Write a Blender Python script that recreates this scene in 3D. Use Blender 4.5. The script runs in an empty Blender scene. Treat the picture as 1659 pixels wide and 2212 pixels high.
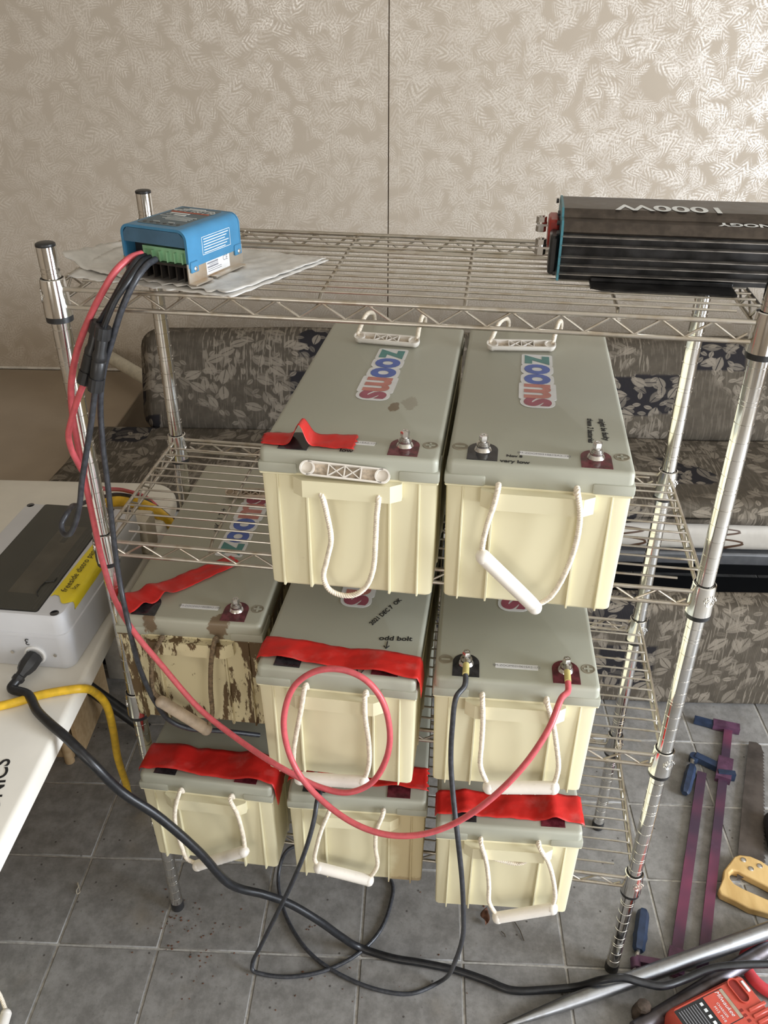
import bpy, bmesh, math, random
from mathutils import Vector, Matrix, noise as mnoise

random.seed(7)
scene = bpy.context.scene
COL = scene.collection
R = math.radians

# ------------------------------------------------------------------ camera
CAM_POS = Vector((0.583, -1.0481, 1.6719))
CAM_YAW, CAM_PITCH, CAM_ROLL, CAM_F = -0.1298, -0.5448, 0.0025, 1838.7
IMG_W, IMG_H = 1659.0, 2212.0
_cy, _sy, _cp, _sp = math.cos(CAM_YAW), math.sin(CAM_YAW), math.cos(CAM_PITCH), math.sin(CAM_PITCH)
CAM_FWD = Vector((_sy * _cp, _cy * _cp, _sp))
_r = Vector((_cy, -_sy, 0)); _u = _r.cross(CAM_FWD)
CAM_R = _r * math.cos(CAM_ROLL) + _u * math.sin(CAM_ROLL)
CAM_U = -_r * math.sin(CAM_ROLL) + _u * math.cos(CAM_ROLL)
cam_data = bpy.data.cameras.new('camera')
cam = bpy.data.objects.new('camera', cam_data); COL.objects.link(cam)
cam_data.sensor_fit = 'VERTICAL'; cam_data.sensor_height = 36.0
cam_data.lens = 36.0 * CAM_F / IMG_H
cam_data.clip_start = 0.02; cam_data.clip_end = 60
_m = Matrix((CAM_R, CAM_U, -CAM_FWD)).transposed().to_4x4()
_m.translation = CAM_POS
cam.matrix_world = _m
scene.camera = cam

# room frame: the room (walls, floor tiles, sofa, table) is turned 5 degrees from the rack
TH = 0.087; OX, OY = 0.82, -0.016
CU, SU = math.cos(TH), math.sin(TH)
def rm(u, v, z=0.0): return Vector((OX + u * CU - v * SU, OY + u * SU + v * CU, z))
WALL_V = 2.05

# ------------------------------------------------------------------ world, lights, exposure
world = bpy.data.worlds.new('sky'); scene.world = world; world.use_nodes = True
bg = world.node_tree.nodes['Background']
bg.inputs['Color'].default_value = (0.78, 0.88, 1.0, 1); bg.inputs['Strength'].default_value = 1.0
def area(name, u, v, z, tu, tv, tz, sx, sy, power, color):
    l = bpy.data.lights.new(name, 'AREA'); l.shape = 'RECTANGLE'; l.size = sx; l.size_y = sy
    l.energy = power; l.color = color
    o = bpy.data.objects.new(name, l); COL.objects.link(o)
    p = rm(u, v, z); t = rm(tu, tv, tz); o.location = p
    o.rotation_euler = (t - p).to_track_quat('-Z', 'Y').to_euler()
    return o
# daylight entering by the glass door behind the camera (right) and by the window in the right wall
area('door_daylight', 1.75, -3.30, 1.15, 1.75, 0, 1.05, 1.5, 1.9, 27, (1.0, 0.97, 0.92))
area('window_daylight', 2.80, -1.00, 1.20, 0, -0.3, 0.9, 1.3, 1.7, 165, (0.84, 0.91, 1.0))
area('warm_fill_light', -1.45, -3.30, 1.45, -1.3, 0, 1.2, 1.2, 1.1, 15, (1.0, 0.92, 0.80))  # added warm fill from behind left; no window is known there
vs = scene.view_settings
scene.display_settings.display_device = 'sRGB'
vs.view_transform = 'Standard'; vs.look = 'None'; vs.gamma = 1.0; vs.use_curve_mapping = False
vs.exposure = 0.16

# ------------------------------------------------------------------ points
def ray(px, py): return CAM_FWD + CAM_R * ((px - IMG_W / 2) / CAM_F) - CAM_U * ((py - IMG_H / 2) / CAM_F)
def AY(px, py, y): d = ray(px, py); return CAM_POS + d * ((y - CAM_POS.y) / d.y)
def AZ(px, py, z): d = ray(px, py); return CAM_POS + d * ((z - CAM_POS.z) / d.z)
def AV(px, py, v):
    n = Vector((-SU, CU, 0)); d = ray(px, py)
    return CAM_POS + d * ((v - (CAM_POS - Vector((OX, OY, 0))).dot(n)) / d.dot(n))
def PTS(lst):
    out = []
    for e in lst:
        if isinstance(e, Vector): out.append(e.copy())
        elif e[2] == 'y': out.append(AY(e[0], e[1], e[3]))
        elif e[2] == 'z': out.append(AZ(e[0], e[1], e[3]))
    return out

# ------------------------------------------------------------------ mesh helpers
def catmull(pts, seg=8, closed=False):
    n = len(pts); out = []
    rng = range(n if closed else n - 1)
    for i in rng:
        p1, p2 = pts[i], pts[(i + 1) % n]
        p0 = pts[i - 1] if (i > 0 or closed) else p1 * 2 - p2
        p3 = pts[(i + 2) % n] if (i + 2 < n or closed) else p2 * 2 - p1
        d1, d2, d3 = [max(1e-5, (b - a).length ** 0.5) for a, b in ((p0, p1), (p1, p2), (p2, p3))]
        m1 = (p1 - p0) / d1 - (p2 - p0) / (d1 + d2) + (p2 - p1) / d2
        m2 = (p2 - p1) / d2 - (p3 - p1) / (d2 + d3) + (p3 - p2) / d3
        m1 *= d2; m2 *= d2
        for k in range(seg):
            t = k / seg; t2 = t * t; t3 = t2 * t
            out.append(p1 * (2 * t3 - 3 * t2 + 1) + m1 * (t3 - 2 * t2 + t) + p2 * (-2 * t3 + 3 * t2) + m2 * (t3 - t2))
    if not closed: out.append(pts[-1].copy())
    return out

def frames(pts):
    n = len(pts); T = []
    for i in range(n):
        t = pts[min(i + 1, n - 1)] - pts[max(i - 1, 0)]
        T.append(t.normalized() if t.length > 1e-9 else Vector((0, 0, 1)))
    a = Vector((0, 0, 1)) if abs(T[0].z) < 0.9 else Vector((1, 0, 0))
    N = [T[0].cross(a).normalized()]
    for i in range(1, n):
        x = N[-1] - T[i] * N[-1].dot(T[i])
        N.append(x.normalized() if x.length > 1e-6 else N[-1])
    return T, N, [t.cross(k) for t, k in zip(T, N)]

class MB:
    def __init__(s): s.v = []; s.f = []
    def add(s, vs_, fs, M=None):
        o = len(s.v)
        s.v += [tuple((M @ Vector(p)) if M else p) for p in vs_]
        s.f += [tuple(i + o for i in f) for f in fs]; return s
    def box(s, c, d, M=None):
        x, y, z = c; a, b, e = d[0] / 2, d[1] / 2, d[2] / 2
        return s.add([(x - a, y - b, z - e), (x + a, y - b, z - e), (x + a, y + b, z - e), (x - a, y + b, z - e),
                      (x - a, y - b, z + e), (x + a, y - b, z + e), (x + a, y + b, z + e), (x - a, y + b, z + e)],
                     [(0, 3, 2, 1), (4, 5, 6, 7), (0, 1, 5, 4), (1, 2, 6, 5), (2, 3, 7, 6), (3, 0, 4, 7)], M)
    def rbox(s, c, d, r, seg=2, M=None):
        bm = bmesh.new(); bmesh.ops.create_cube(bm, size=1.0)
        for v in bm.verts: v.co = Vector((v.co.x * d[0], v.co.y * d[1], v.co.z * d[2]))
        bmesh.ops.bevel(bm, geom=bm.edges[:], offset=min(r, min(d) * 0.49), segments=seg, profile=0.5, affect='EDGES')
        for v in bm.verts: v.co += Vector(c)
        bm.verts.index_update()
        s.add([v.co.copy() for v in bm.verts], [[v.index for v in f.verts] for f in bm.faces], M); bm.free(); return s
    def loft(s, rings, cap0=True, cap1=True, M=None):
        n = len(rings[0]); vs_ = [p for r in rings for p in r]; fs = []
        for k in range(len(rings) - 1):
            for i in range(n):
                j = (i + 1) % n; fs.append((k * n + i, k * n + j, (k + 1) * n + j, (k + 1) * n + i))
        if cap0: fs.append(tuple(range(n - 1, -1, -1)))
        if cap1: fs.append(tuple((len(rings) - 1) * n + i for i in range(n)))
        return s.add(vs_, fs, M)
    def lathe(s, prof, n=20, M=None, cap0=True, cap1=True):
        rings = [[(max(r, 1e-5) * math.cos(2 * math.pi * i / n), max(r, 1e-5) * math.sin(2 * math.pi * i / n), z) for i in range(n)] for r, z in prof]
        return s.loft(rings, cap0, cap1, M)
    def prism(s, poly, z0, z1, M=None):
        return s.loft([[(x, y, z0) for x, y in poly], [(x, y, z1) for x, y in poly]], M=M)
    def cyl(s, p0, p1, r0, n=12, r1=None):
        p0, p1 = Vector(p0), Vector(p1); r1 = r0 if r1 is None else r1
        M = Matrix.Translation(p0) @ (p1 - p0).to_track_quat('Z', 'Y').to_matrix().to_4x4()
        L = (p1 - p0).length
        return s.lathe([(r0, 0), (r1, L)], n, M)
    def tube(s, pts, r, n=8, caps=True, flat=1.0):
        T, N, B = frames(pts); rings = []
        for i, p in enumerate(pts):
            rr = r[i] if isinstance(r, (list, tuple)) else r
            rings.append([p + N[i] * (rr * math.cos(2 * math.pi * k / n)) + B[i] * (rr * flat * math.sin(2 * math.pi * k / n)) for k in range(n)])
        return s.loft(rings, caps, caps)
    def rope(s, pts, r=0.003, pitch=0.0085, n=6):
        L = [0.0]
        for a, b in zip(pts, pts[1:]): L.append(L[-1] + (b - a).length)
        step = pitch / 8; m = max(8, int(L[-1] / step)); q = []; j = 0
        for i in range(m + 1):
            t = L[-1] * i / m
            while j < len(L) - 2 and L[j + 1] < t: j += 1
            f = (t - L[j]) / max(1e-9, L[j + 1] - L[j]); q.append(pts[j].lerp(pts[j + 1], f))
        T, N, B = frames(q)
        for k in range(3):
            h = []
            for i, p in enumerate(q):
                a = 2 * math.pi * (i / 8 * 1.0) + k * 2 * math.pi / 3
                h.append(p + (N[i] * math.cos(a) + B[i] * math.sin(a)) * (r * 0.52))
            s.tube(h, r * 0.56, n)
        return s
    def plate(s, outer, holes, z0, z1, M=None):
        bm = bmesh.new(); loops = [outer] + holes; es = []
        for lp in loops:
            vv = [bm.verts.new((x, y, 0)) for x, y in lp]
            for i in range(len(vv)): es.append(bm.edges.new((vv[i], vv[(i + 1) % len(vv)])))
        bmesh.ops.triangle_fill(bm, use_beauty=True, use_dissolve=False, edges=es)
        bm.verts.index_update()
        base = [v.co.copy() for v in bm.verts]; n = len(base)
        up = []
        for f in bm.faces:
            f.normal_update(); ids = [v.index for v in f.verts]
            up.append(ids if f.normal.z > 0 else ids[::-1])
        vs_ = [(p.x, p.y, z1) for p in base] + [(p.x, p.y, z0) for p in base]
        fs = [tuple(f) for f in up] + [tuple(i + n for i in f[::-1]) for f in up]
        o = 0
        for li, lp in enumerate(loops):
            m = len(lp); ar = sum(lp[i][0] * lp[(i + 1) % m][1] - lp[(i + 1) % m][0] * lp[i][1] for i in range(m))
            ccw = (ar > 0) == (li == 0)
            for i in range(m):
                j = (i + 1) % m
                fs.append((o + i + n, o + j + n, o + j, o + i) if ccw else (o + j + n, o + i + n, o + i, o + j))
            o += m
        bm.free(); return s.add(vs_, fs, M)
    def mesh(s, name, mat=None, angle=38):
        me = bpy.data.meshes.new(name); me.from_pydata(s.v, [], s.f); me.update()
        if angle:
            me.polygons.foreach_set('use_smooth', [True] * len(me.polygons)); me.set_sharp_from_angle(angle=R(angle))
        if mat: me.materials.append(mat)
        return me
    def build(s, name, mat, parent=None, angle=38): return ob(name, s.mesh(name, mat, angle), parent)

def ob(name, me, parent=None):
    o = bpy.data.objects.new(name, me); COL.objects.link(o)
    if parent: o.parent = parent
    return o
def tag(o, label=None, cat=None, group=None, kind=None):
    if label: o['label'] = label
    if cat: o['category'] = cat
    if group: o['group'] = group
    if kind: o['kind'] = kind
    return o
def empty(name, loc=(0, 0, 0), rz=0.0, parent=None):
    o = bpy.data.objects.new(name, None); COL.objects.link(o); o.location = loc; o.rotation_euler = (0, 0, rz)
    o.empty_display_size = 0.05
    if parent: o.parent = parent
    return o
def roomify(o): o.location = (OX, OY, 0); o.rotation_euler = (0, 0, TH); return o
def rrect(w, h, r, n=4, cx=0.0, cy=0.0):
    out = []
    for sx, sy, a0 in ((1, 1, 0), (-1, 1, 90), (-1, -1, 180), (1, -1, 270)):
        for k in range(n + 1):
            a = R(a0 + 90 * k / n)
            out.append((cx + sx * (w / 2 - r) + r * math.cos(a), cy + sy * (h / 2 - r) + r * math.sin(a)))
    return out
_txt = {}
def text_mesh(body, size, mat, offset=0.0, shear=0.0, extrude=0.0, align='CENTER', spacing=1.0):
    key = (body, size, mat.name, offset, shear, extrude, align, spacing)
    if key in _txt: return _txt[key]
    cu = bpy.data.curves.new('lettering', 'FONT'); cu.body = body; cu.size = size; cu.offset = offset
    cu.shear = shear; cu.extrude = extrude; cu.align_x = align; cu.align_y = 'CENTER'; cu.resolution_u = 4
    cu.space_character = spacing; cu.space_line = 0.85
    o = bpy.data.objects.new('lettering', cu); COL.objects.link(o)
    dg = bpy.context.evaluated_depsgraph_get()
    me = bpy.data.meshes.new_from_object(o.evaluated_get(dg)); me.name = 'lettering'
    bpy.data.objects.remove(o); me.materials.clear(); me.materials.append(mat)
    _txt[key] = me; return me
def text(name, body, size, mat, parent, loc, rot=(0, 0, 0), **k):
    o = ob(name, text_mesh(body, size, mat, **k), parent); o.location = loc; o.rotation_euler = rot; return o

# ------------------------------------------------------------------ materials
class NT:
    def __init__(s, name):
        s.m = bpy.data.materials.new(name); s.m.use_nodes = True; s.t = s.m.node_tree
        s.b = s.t.nodes['Principled BSDF']
    def n(s, typ, props=None, **ins):
        nd = s.t.nodes.new(typ)
        for k, v in (props or {}).items(): setattr(nd, k, v)
        for k, v in ins.items():
            key = int(k[1:]) if k[0] == 'i' and k[1:].isdigit() else k.replace('_', ' ')
            s.put(nd.inputs[key], v)
        return nd
    def put(s, sock, v):
        if hasattr(v, 'is_output') or isinstance(v, bpy.types.NodeSocket): s.t.links.new(v, sock)
        else: sock.default_value = v
    def math(s, op, a, b=0.0, c=None, clamp=False):
        nd = s.t.nodes.new('ShaderNodeMath'); nd.operation = op; nd.use_clamp = clamp
        s.put(nd.inputs[0], a); s.put(nd.inputs[1], b)
        if c is not None: s.put(nd.inputs[2], c)
        return nd.outputs[0]
    def vmath(s, op, a, b=(0, 0, 0)):
        nd = s.t.nodes.new('ShaderNodeVectorMath'); nd.operation = op
        s.put(nd.inputs[0], a); s.put(nd.inputs[1], b); return nd.outputs['Vector']
    def mix(s, f, a, b):
        nd = s.t.nodes.new('ShaderNodeMix'); nd.data_type = 'RGBA'
        s.put(nd.inputs['Factor'], f)
        s.put(nd.inputs[6], a if not isinstance(a, tuple) or len(a) == 4 else a + (1,))
        s.put(nd.inputs[7], b if not isinstance(b, tuple) or len(b) == 4 else b + (1,)); return nd.outputs[2]
    def step(s, x, lo, hi):
        nd = s.t.nodes.new('ShaderNodeMapRange'); nd.interpolation_type = 'SMOOTHSTEP'
        s.put(nd.inputs[0], x); nd.inputs[1].default_value = lo; nd.inputs[2].default_value = hi
        return nd.outputs[0]
    def coord(s, which='Object'): return s.n('ShaderNodeTexCoord').outputs[which]
    def noise(s, vec, scale, detail=3.0, rough=0.55):
        return s.n('ShaderNodeTexNoise', None, Vector=vec, Scale=scale, Detail=detail, Roughness=rough).outputs[0]
    def bump(s, h, strength=0.2, dist=0.001):
        nd = s.n('ShaderNodeBump', None, Height=h, Strength=strength, Distance=dist)
        s.put(s.b.inputs['Normal'], nd.outputs[0])
    def set(s, col=None, rough=None, metal=None, spec=None, **k):
        if col is not None: s.put(s.b.inputs['Base Color'], col if not isinstance(col, tuple) or len(col) == 4 else col + (1,))
        if rough is not None: s.put(s.b.inputs['Roughness'], rough)
        if metal is not None: s.put(s.b.inputs['Metallic'], metal)
        if spec is not None: s.put(s.b.inputs['Specular IOR Level'], spec)
        for kk, v in k.items(): s.put(s.b.inputs[kk.replace('_', ' ')], v)
        return s

def plain(name, col, rough=0.5, metal=0.0, var=0.12, scale=40.0, rvar=0.1, spec=0.5, bump=0.0):
    t = NT(name); c = t.coord()
    nz = t.noise(c, scale, 4)
    dark = tuple(x * (1 - var) for x in col); lite = tuple(min(1, x * (1 + var)) for x in col)
    t.set(t.mix(t.step(nz, 0.3, 0.7), dark, lite), t.math('MULTIPLY_ADD', nz, rvar, rough - rvar / 2), metal, spec)
    if bump: t.bump(nz, bump, 0.001)
    return t.m

def m_wallpaper():
    t = NT('feather_wallpaper'); c = t.coord()
    sx = t.n('ShaderNodeSeparateXYZ', None, i0=c)
    uv = t.n('ShaderNodeCombineXYZ', None, X=sx.outputs[0], Y=sx.outputs[2], Z=0.0).outputs[0]
    wob = t.n('ShaderNodeTexNoise', None, Vector=uv, Scale=9.0, Detail=2.0).outputs[1]
    uvw = t.vmath('ADD', uv, t.n('ShaderNodeVectorMath', {'operation': 'SCALE'}, i0=t.vmath('SUBTRACT', wob, (.5, .5, .5)), Scale=0.05).outputs[0])
    total = None
    for k, (sc, off, asp, fr) in enumerate(((11.0, (0, 0, 0), 0.24, 34.0), (12.5, (3.3, 1.7, 0), 0.28, 38.0), (8.0, (7.1, 5.2, 0), 0.22, 40.0), (16.0, (1.9, 8.4, 0), 0.28, 30.0), (10.0, (9.9, 3.4, 0), 0.24, 36.0))):
        p = t.vmath('ADD', uvw, off)
        vo = t.n('ShaderNodeTexVoronoi', {'voronoi_dimensions': '2D', 'feature': 'F1'}, Vector=p, Scale=sc)
        d = t.vmath('SUBTRACT', p, vo.outputs['Position'])
        cs = t.n('ShaderNodeSeparateColor', None, i0=vo.outputs['Color'])
        ang = t.math('MULTIPLY', cs.outputs[0], 6.2832)
        ro = t.n('ShaderNodeVectorRotate', {'rotation_type': 'Z_AXIS'}, Vector=d, Angle=ang).outputs[0]
        s2 = t.n('ShaderNodeSeparateXYZ', None, i0=ro)
        x = t.math('MULTIPLY', s2.outputs[0], sc); y = t.math('MULTIPLY', s2.outputs[1], sc)
        x = t.math('ADD', x, t.math('MULTIPLY', t.math('MULTIPLY', y, y), 0.35))
        ax = t.math('ABSOLUTE', x)
        e = t.math('ADD', t.math('POWER', t.math('DIVIDE', ax, asp), 2.0), t.math('POWER', t.math('DIVIDE', t.math('ABSOLUTE', y), 0.55), 2.0))
        inside = t.math('SUBTRACT', 1.0, t.step(e, 0.25, 1.15))
        barb = t.step(t.math('SINE', t.math('MULTIPLY', t.math('SUBTRACT', y, t.math('MULTIPLY', ax, 1.5)), fr)), -1.0, 1.0)
        layer = t.math('MULTIPLY', inside, t.math('MULTIPLY', barb, t.math('MULTIPLY_ADD', cs.outputs[1], 0.6, 0.4)))
        total = layer if total is None else t.math('MAXIMUM', total, layer)
    fine = t.noise(uv, 160.0, 3)
    big = t.noise(uv, 2.2, 2)
    f = t.math('MULTIPLY', total, t.step(fine, 0.25, 0.6))
    base = t.mix(big, (0.432, 0.362, 0.282), (0.492, 0.420, 0.336))
    t.set(t.mix(t.math('MULTIPLY', f, 0.55), base, (0.70, 0.63, 0.54)), t.math('MULTIPLY_ADD', f, -0.24, 0.52), 0.0, t.math('MULTIPLY_ADD', f, 2.2, 0.25))
    t.bump(f, 0.10, 0.001)
    return t.m

def m_fabric(name='sofa_tapestry_fabric', k=1.0):
    t = NT(name); c = t.coord()
    sx = t.n('ShaderNodeSeparateXYZ', None, i0=c)
    yz = t.math('ADD', sx.outputs[1], sx.outputs[2])
    uv = t.n('ShaderNodeCombineXYZ', None, X=sx.outputs[0], Y=yz, Z=0.0).outputs[0]
    st = t.vmath('MULTIPLY', uv, (150.0, 14.0, 0.0))
    streak = t.noise(st, 1.0, 2)
    cells = t.n('ShaderNodeTexVoronoi', {'voronoi_dimensions': '2D', 'distance': 'CHEBYCHEV'}, Vector=uv, Scale=5.2, Randomness=0.8)
    cc = t.n('ShaderNodeSeparateColor', None, i0=cells.outputs['Color'])
    ink = (0.046 * k, 0.037 * k, 0.027 * k); lite = (0.240 * k, 0.205 * k, 0.162 * k); mid = (0.105 * k, 0.088 * k, 0.067 * k)
    black = (0.014, 0.013, 0.016)
    patch = t.step(cc.outputs[0], 0.45, 0.55)
    s1 = t.math('MULTIPLY', t.step(streak, 0.52, 0.60), t.math('MULTIPLY_ADD', patch, 0.75, 0.25))
    col = t.mix(t.noise(uv, 30, 3), ink, mid)
    col = t.mix(t.math('MULTIPLY', s1, 0.7), col, lite)
    isblack = t.step(cc.outputs[1], 0.74, 0.77)
    core = t.math('SUBTRACT', 1.0, t.step(cells.outputs['Distance'], 0.36, 0.42))
    col = t.mix(t.math('MULTIPLY', isblack, core), col, black)
    zone = t.step(t.noise(uv, 3.0, 1), 0.45, 0.50)
    for sc, off, lo in ((14.0, (0, 0, 0), 0.0), (17.5, (4.3, 2.2, 0), 0.2), (30.0, (1.3, 7.2, 0), 0.3)):
        p = t.vmath('ADD', uv, off)
        vo = t.n('ShaderNodeTexVoronoi', {'voronoi_dimensions': '2D'}, Vector=p, Scale=sc)
        d = t.vmath('SUBTRACT', p, vo.outputs['Position'])
        lc = t.n('ShaderNodeSeparateColor', None, i0=vo.outputs['Color'])
        ro = t.n('ShaderNodeVectorRotate', {'rotation_type': 'Z_AXIS'}, Vector=d, Angle=t.math('MULTIPLY', lc.outputs[0], 6.2832)).outputs[0]
        s2 = t.n('ShaderNodeSeparateXYZ', None, i0=ro)
        x = t.math('ABSOLUTE', t.math('MULTIPLY', s2.outputs[0], sc)); y = t.math('MULTIPLY', s2.outputs[1], sc)
        w = t.math('MULTIPLY', t.math('SUBTRACT', 0.25, t.math('MULTIPLY', t.math('MULTIPLY', y, y), 1.15)), 1.0)
        leaf = t.math('MULTIPLY', t.step(t.math('SUBTRACT', w, x), 0.0, 0.05), t.step(x, 0.008, 0.03))
        any_ = t.math('MAXIMUM', zone, t.math('MULTIPLY', isblack, core))
        leaf = t.math('MULTIPLY', t.math('MULTIPLY', leaf, any_), t.step(lc.outputs[1], lo, lo + 0.15))
        col = t.mix(t.math('MULTIPLY', leaf, t.math('MULTIPLY_ADD', lc.outputs[2], 0.5, 0.35)), col, lite)
    rib = t.math('MULTIPLY_ADD', t.math('SINE', t.math('MULTIPLY', sx.outputs[0], 1500.0)), 0.5, 0.5)
    col = t.mix(t.math('MULTIPLY', rib, 0.22), col, ink)
    t.set(col, 0.92, 0.0, 0.2)
    t.bump(t.math('ADD', rib, t.noise(uv, 400, 2)), 0.25, 0.0006)
    return t.m

def m_squiggle():
    t = NT('cream_quilt_with_brown_swirls'); c = t.coord()
    sx = t.n('ShaderNodeSeparateXYZ', None, i0=c)
    yz = t.math('ADD', sx.outputs[1], sx.outputs[2])
    u = t.math('MODULO', t.math('ADD', sx.outputs[0], 10.0), 0.26)
    du = t.math('SUBTRACT', u, 0.13)
    amp = t.math('MULTIPLY_ADD', t.noise(c, 7, 1), 0.05, 0.006); ph = t.math('MULTIPLY', yz, 165.0)
    cx = t.math('MULTIPLY', t.math('SINE', ph), amp)
    sl = t.math('MULTIPLY', t.math('MULTIPLY', t.math('COSINE', ph), amp), 165.0)
    dd = t.math('ABSOLUTE', t.math('SUBTRACT', t.math('ADD', du, t.math('MULTIPLY', yz, 0.5)), t.math('ADD', cx, 0.71)))
    dd = t.math('DIVIDE', dd, t.math('SQRT', t.math('MULTIPLY_ADD', sl, sl, 1.0)))
    line = t.math('SUBTRACT', 1.0, t.step(dd, 0.0026, 0.0042))
    wr = t.noise(c, 14, 3)
    t.set(t.mix(line, t.mix(wr, (0.33, 0.30, 0.26), (0.46, 0.425, 0.37)), (0.06, 0.03, 0.015)), 0.55)
    t.bump(wr, 0.5, 0.006); return t.m

def m_tile():
    t = NT('grey_floor_tile'); c = t.coord()
    rnd = t.n('ShaderNodeObjectInfo').outputs['Random']
    p = t.vmath('ADD', c, t.n('ShaderNodeCombineXYZ', None, X=t.math('MULTIPLY', rnd, 31.0), Y=t.math('MULTIPLY', rnd, 17.0), Z=0.0).outputs[0])
    n1 = t.noise(p, 20, 7, 0.74); n2 = t.noise(p, 150, 4, 0.7); n3 = t.noise(p, 6, 3)
    col = t.mix(t.step(n1, 0.3, 0.72), (0.165, 0.157, 0.147), (0.290, 0.279, 0.265))
    col = t.mix(t.math('MULTIPLY', t.step(n2, 0.58, 0.72), 0.45), col, (0.07, 0.066, 0.06))
    col = t.mix(t.math('MULTIPLY', t.step(n3, 0.58, 0.80), 0.55), col, (0.25, 0.215, 0.17))
    vo = t.n('ShaderNodeTexVoronoi', {'voronoi_dimensions': '2D'}, Vector=p, Scale=42.0)
    spot = t.math('MULTIPLY', t.math('SUBTRACT', 1.0, t.step(vo.outputs['Distance'], 0.06, 0.13)), t.step(t.n('ShaderNodeSeparateColor', None, i0=vo.outputs['Color']).outputs[0], 0.93, 0.94))
    col = t.mix(t.math('MULTIPLY', spot, 0.75), col, (0.035, 0.028, 0.024))
    t.set(col, t.math('MULTIPLY_ADD', n1, 0.15, 0.42), 0.0, 0.4)
    t.bump(t.math('ADD', n1, n2), 0.15, 0.001); return t.m

def m_chrome(name, col, r, tarnish=None, amt=0.5, sc=30):
    t = NT(name); c = t.coord(); n1 = t.noise(c, sc, 4); n2 = t.noise(c, 260, 3)
    cc = t.mix(t.math('MULTIPLY', t.step(n1, 0.45, 0.7), amt), col, tarnish or tuple(x * 0.75 for x in col))
    t.set(cc, t.math('MULTIPLY_ADD', n1, 0.16, t.math('MULTIPLY_ADD', n2, 0.05, r - 0.1)), 1.0)
    return t.m

def m_case(name, dirty=0.0, base=(0.76, 0.70, 0.48), brown=0.0):
    t = NT(name); c = t.coord()
    n1 = t.noise(c, 8, 3); n2 = t.noise(c, 55, 5, 0.7)
    col = t.mix(n1, tuple(x * 0.95 for x in base), tuple(min(1, x * 1.04) for x in base))
    col = t.mix(t.math('MULTIPLY', t.step(n2, 0.66, 0.75), 0.35), col, (0.42, 0.33, 0.18))
    if brown:
        bx = t.n('ShaderNodeSeparateXYZ', None, i0=c); lv = t.math('ADD', bx.outputs[0], t.math('MULTIPLY', t.math('SUBTRACT', t.noise(c, 24, 4), 0.5), 0.05))
        col = t.mix(t.math('MULTIPLY', t.step(lv, 0.045, 0.075), brown), col, (0.46, 0.33, 0.15))
        rim = t.math('MULTIPLY', t.step(lv, 0.05, 0.07), t.math('SUBTRACT', 1.0, t.step(t.math('ADD', bx.outputs[2], t.math('MULTIPLY', n2, 0.03)), 0.022, 0.030)))
        col = t.mix(t.math('MULTIPLY', rim, 0.5), col, (0.22, 0.13, 0.06))
    if dirty:
        st = t.noise(t.vmath('MULTIPLY', c, (38.0, 38.0, 9.0)), 1.0, 6, 0.72)
        sz = t.n('ShaderNodeSeparateXYZ', None, i0=c)
        edge = t.step(t.math('ABSOLUTE', t.math('SUBTRACT', sz.outputs[2], 0.09)), 0.03, 0.10)
        side = t.step(t.math('ABSOLUTE', t.math('SUBTRACT', sz.outputs[0], 0.0)), 0.06, 0.12)
        lvl = t.math('ADD', st, t.math('ADD', t.math('MULTIPLY', edge, 0.09), t.math('MULTIPLY', side, 0.07)))
        col = t.mix(t.step(lvl, 0.570, 0.605), col, (0.115, 0.070, 0.030))
        col = t.mix(t.math('MULTIPLY', t.step(n2, 0.62, 0.68), 0.7), col, (0.11, 0.07, 0.03))
    t.set(col, t.math('MULTIPLY_ADD', n1, 0.15, 0.36), 0.0, 0.45, Subsurface_Weight=0.0)
    return t.m

def m_lid(name, stain=None, tint=(0.395, 0.395, 0.325)):
    t = NT(name); c = t.coord(); n1 = t.noise(c, 7, 3); n2 = t.noise(c, 45, 5, 0.7)
    col = t.mix(n1, tuple(x * 0.92 for x in tint), tuple(x * 1.08 for x in tint))
    col = t.mix(t.math('MULTIPLY', t.step(n2, 0.62, 0.78), 0.25), col, (0.30, 0.24, 0.16))
    if stain:
        for (x, y, r, a) in stain:
            d = t.n('ShaderNodeVectorMath', {'operation': 'LENGTH'}, i0=t.vmath('MULTIPLY', t.vmath('SUBTRACT', c, (x, y, 0.219)), (1, 0.55, 0.3))).outputs['Value']
            d = t.math('ADD', d, t.math('MULTIPLY', t.math('SUBTRACT', n2, 0.5), r * 2.2))
            col = t.mix(t.math('MULTIPLY', t.math('SUBTRACT', 1.0, t.step(d, r * 0.8, r)), a), col, (0.15, 0.095, 0.05))
    t.set(col, t.math('MULTIPLY_ADD', n1, 0.14, 0.34), 0.0, 0.45)
    return t.m

def m_tape(name, col, pale):
    t = NT(name); c = t.coord(); n1 = t.noise(c, 30, 4, 0.6); n2 = t.noise(t.vmath('MULTIPLY', c, (1, 1, 3)), 60, 3)
    t.set(t.mix(t.math('MULTIPLY', t.step(n1, 0.52, 0.75), 0.45), col, pale), t.math('MULTIPLY_ADD', n2, 0.25, 0.32), 0.0, 0.4)
    t.bump(t.math('ADD', n2, t.math('MULTIPLY', t.noise(c, 26, 2, 0.4), 2.5)), 0.55, 0.0016); return t.m

def m_wood(name, a, b, sc=(6, 60, 60)):
    t = NT(name); c = t.coord(); n1 = t.noise(t.vmath('MULTIPLY', c, sc), 1.0, 4)
    t.set(t.mix(t.step(n1, 0.3, 0.7), a, b), 0.55); t.bump(n1, 0.1, 0.001); return t.m

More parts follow.
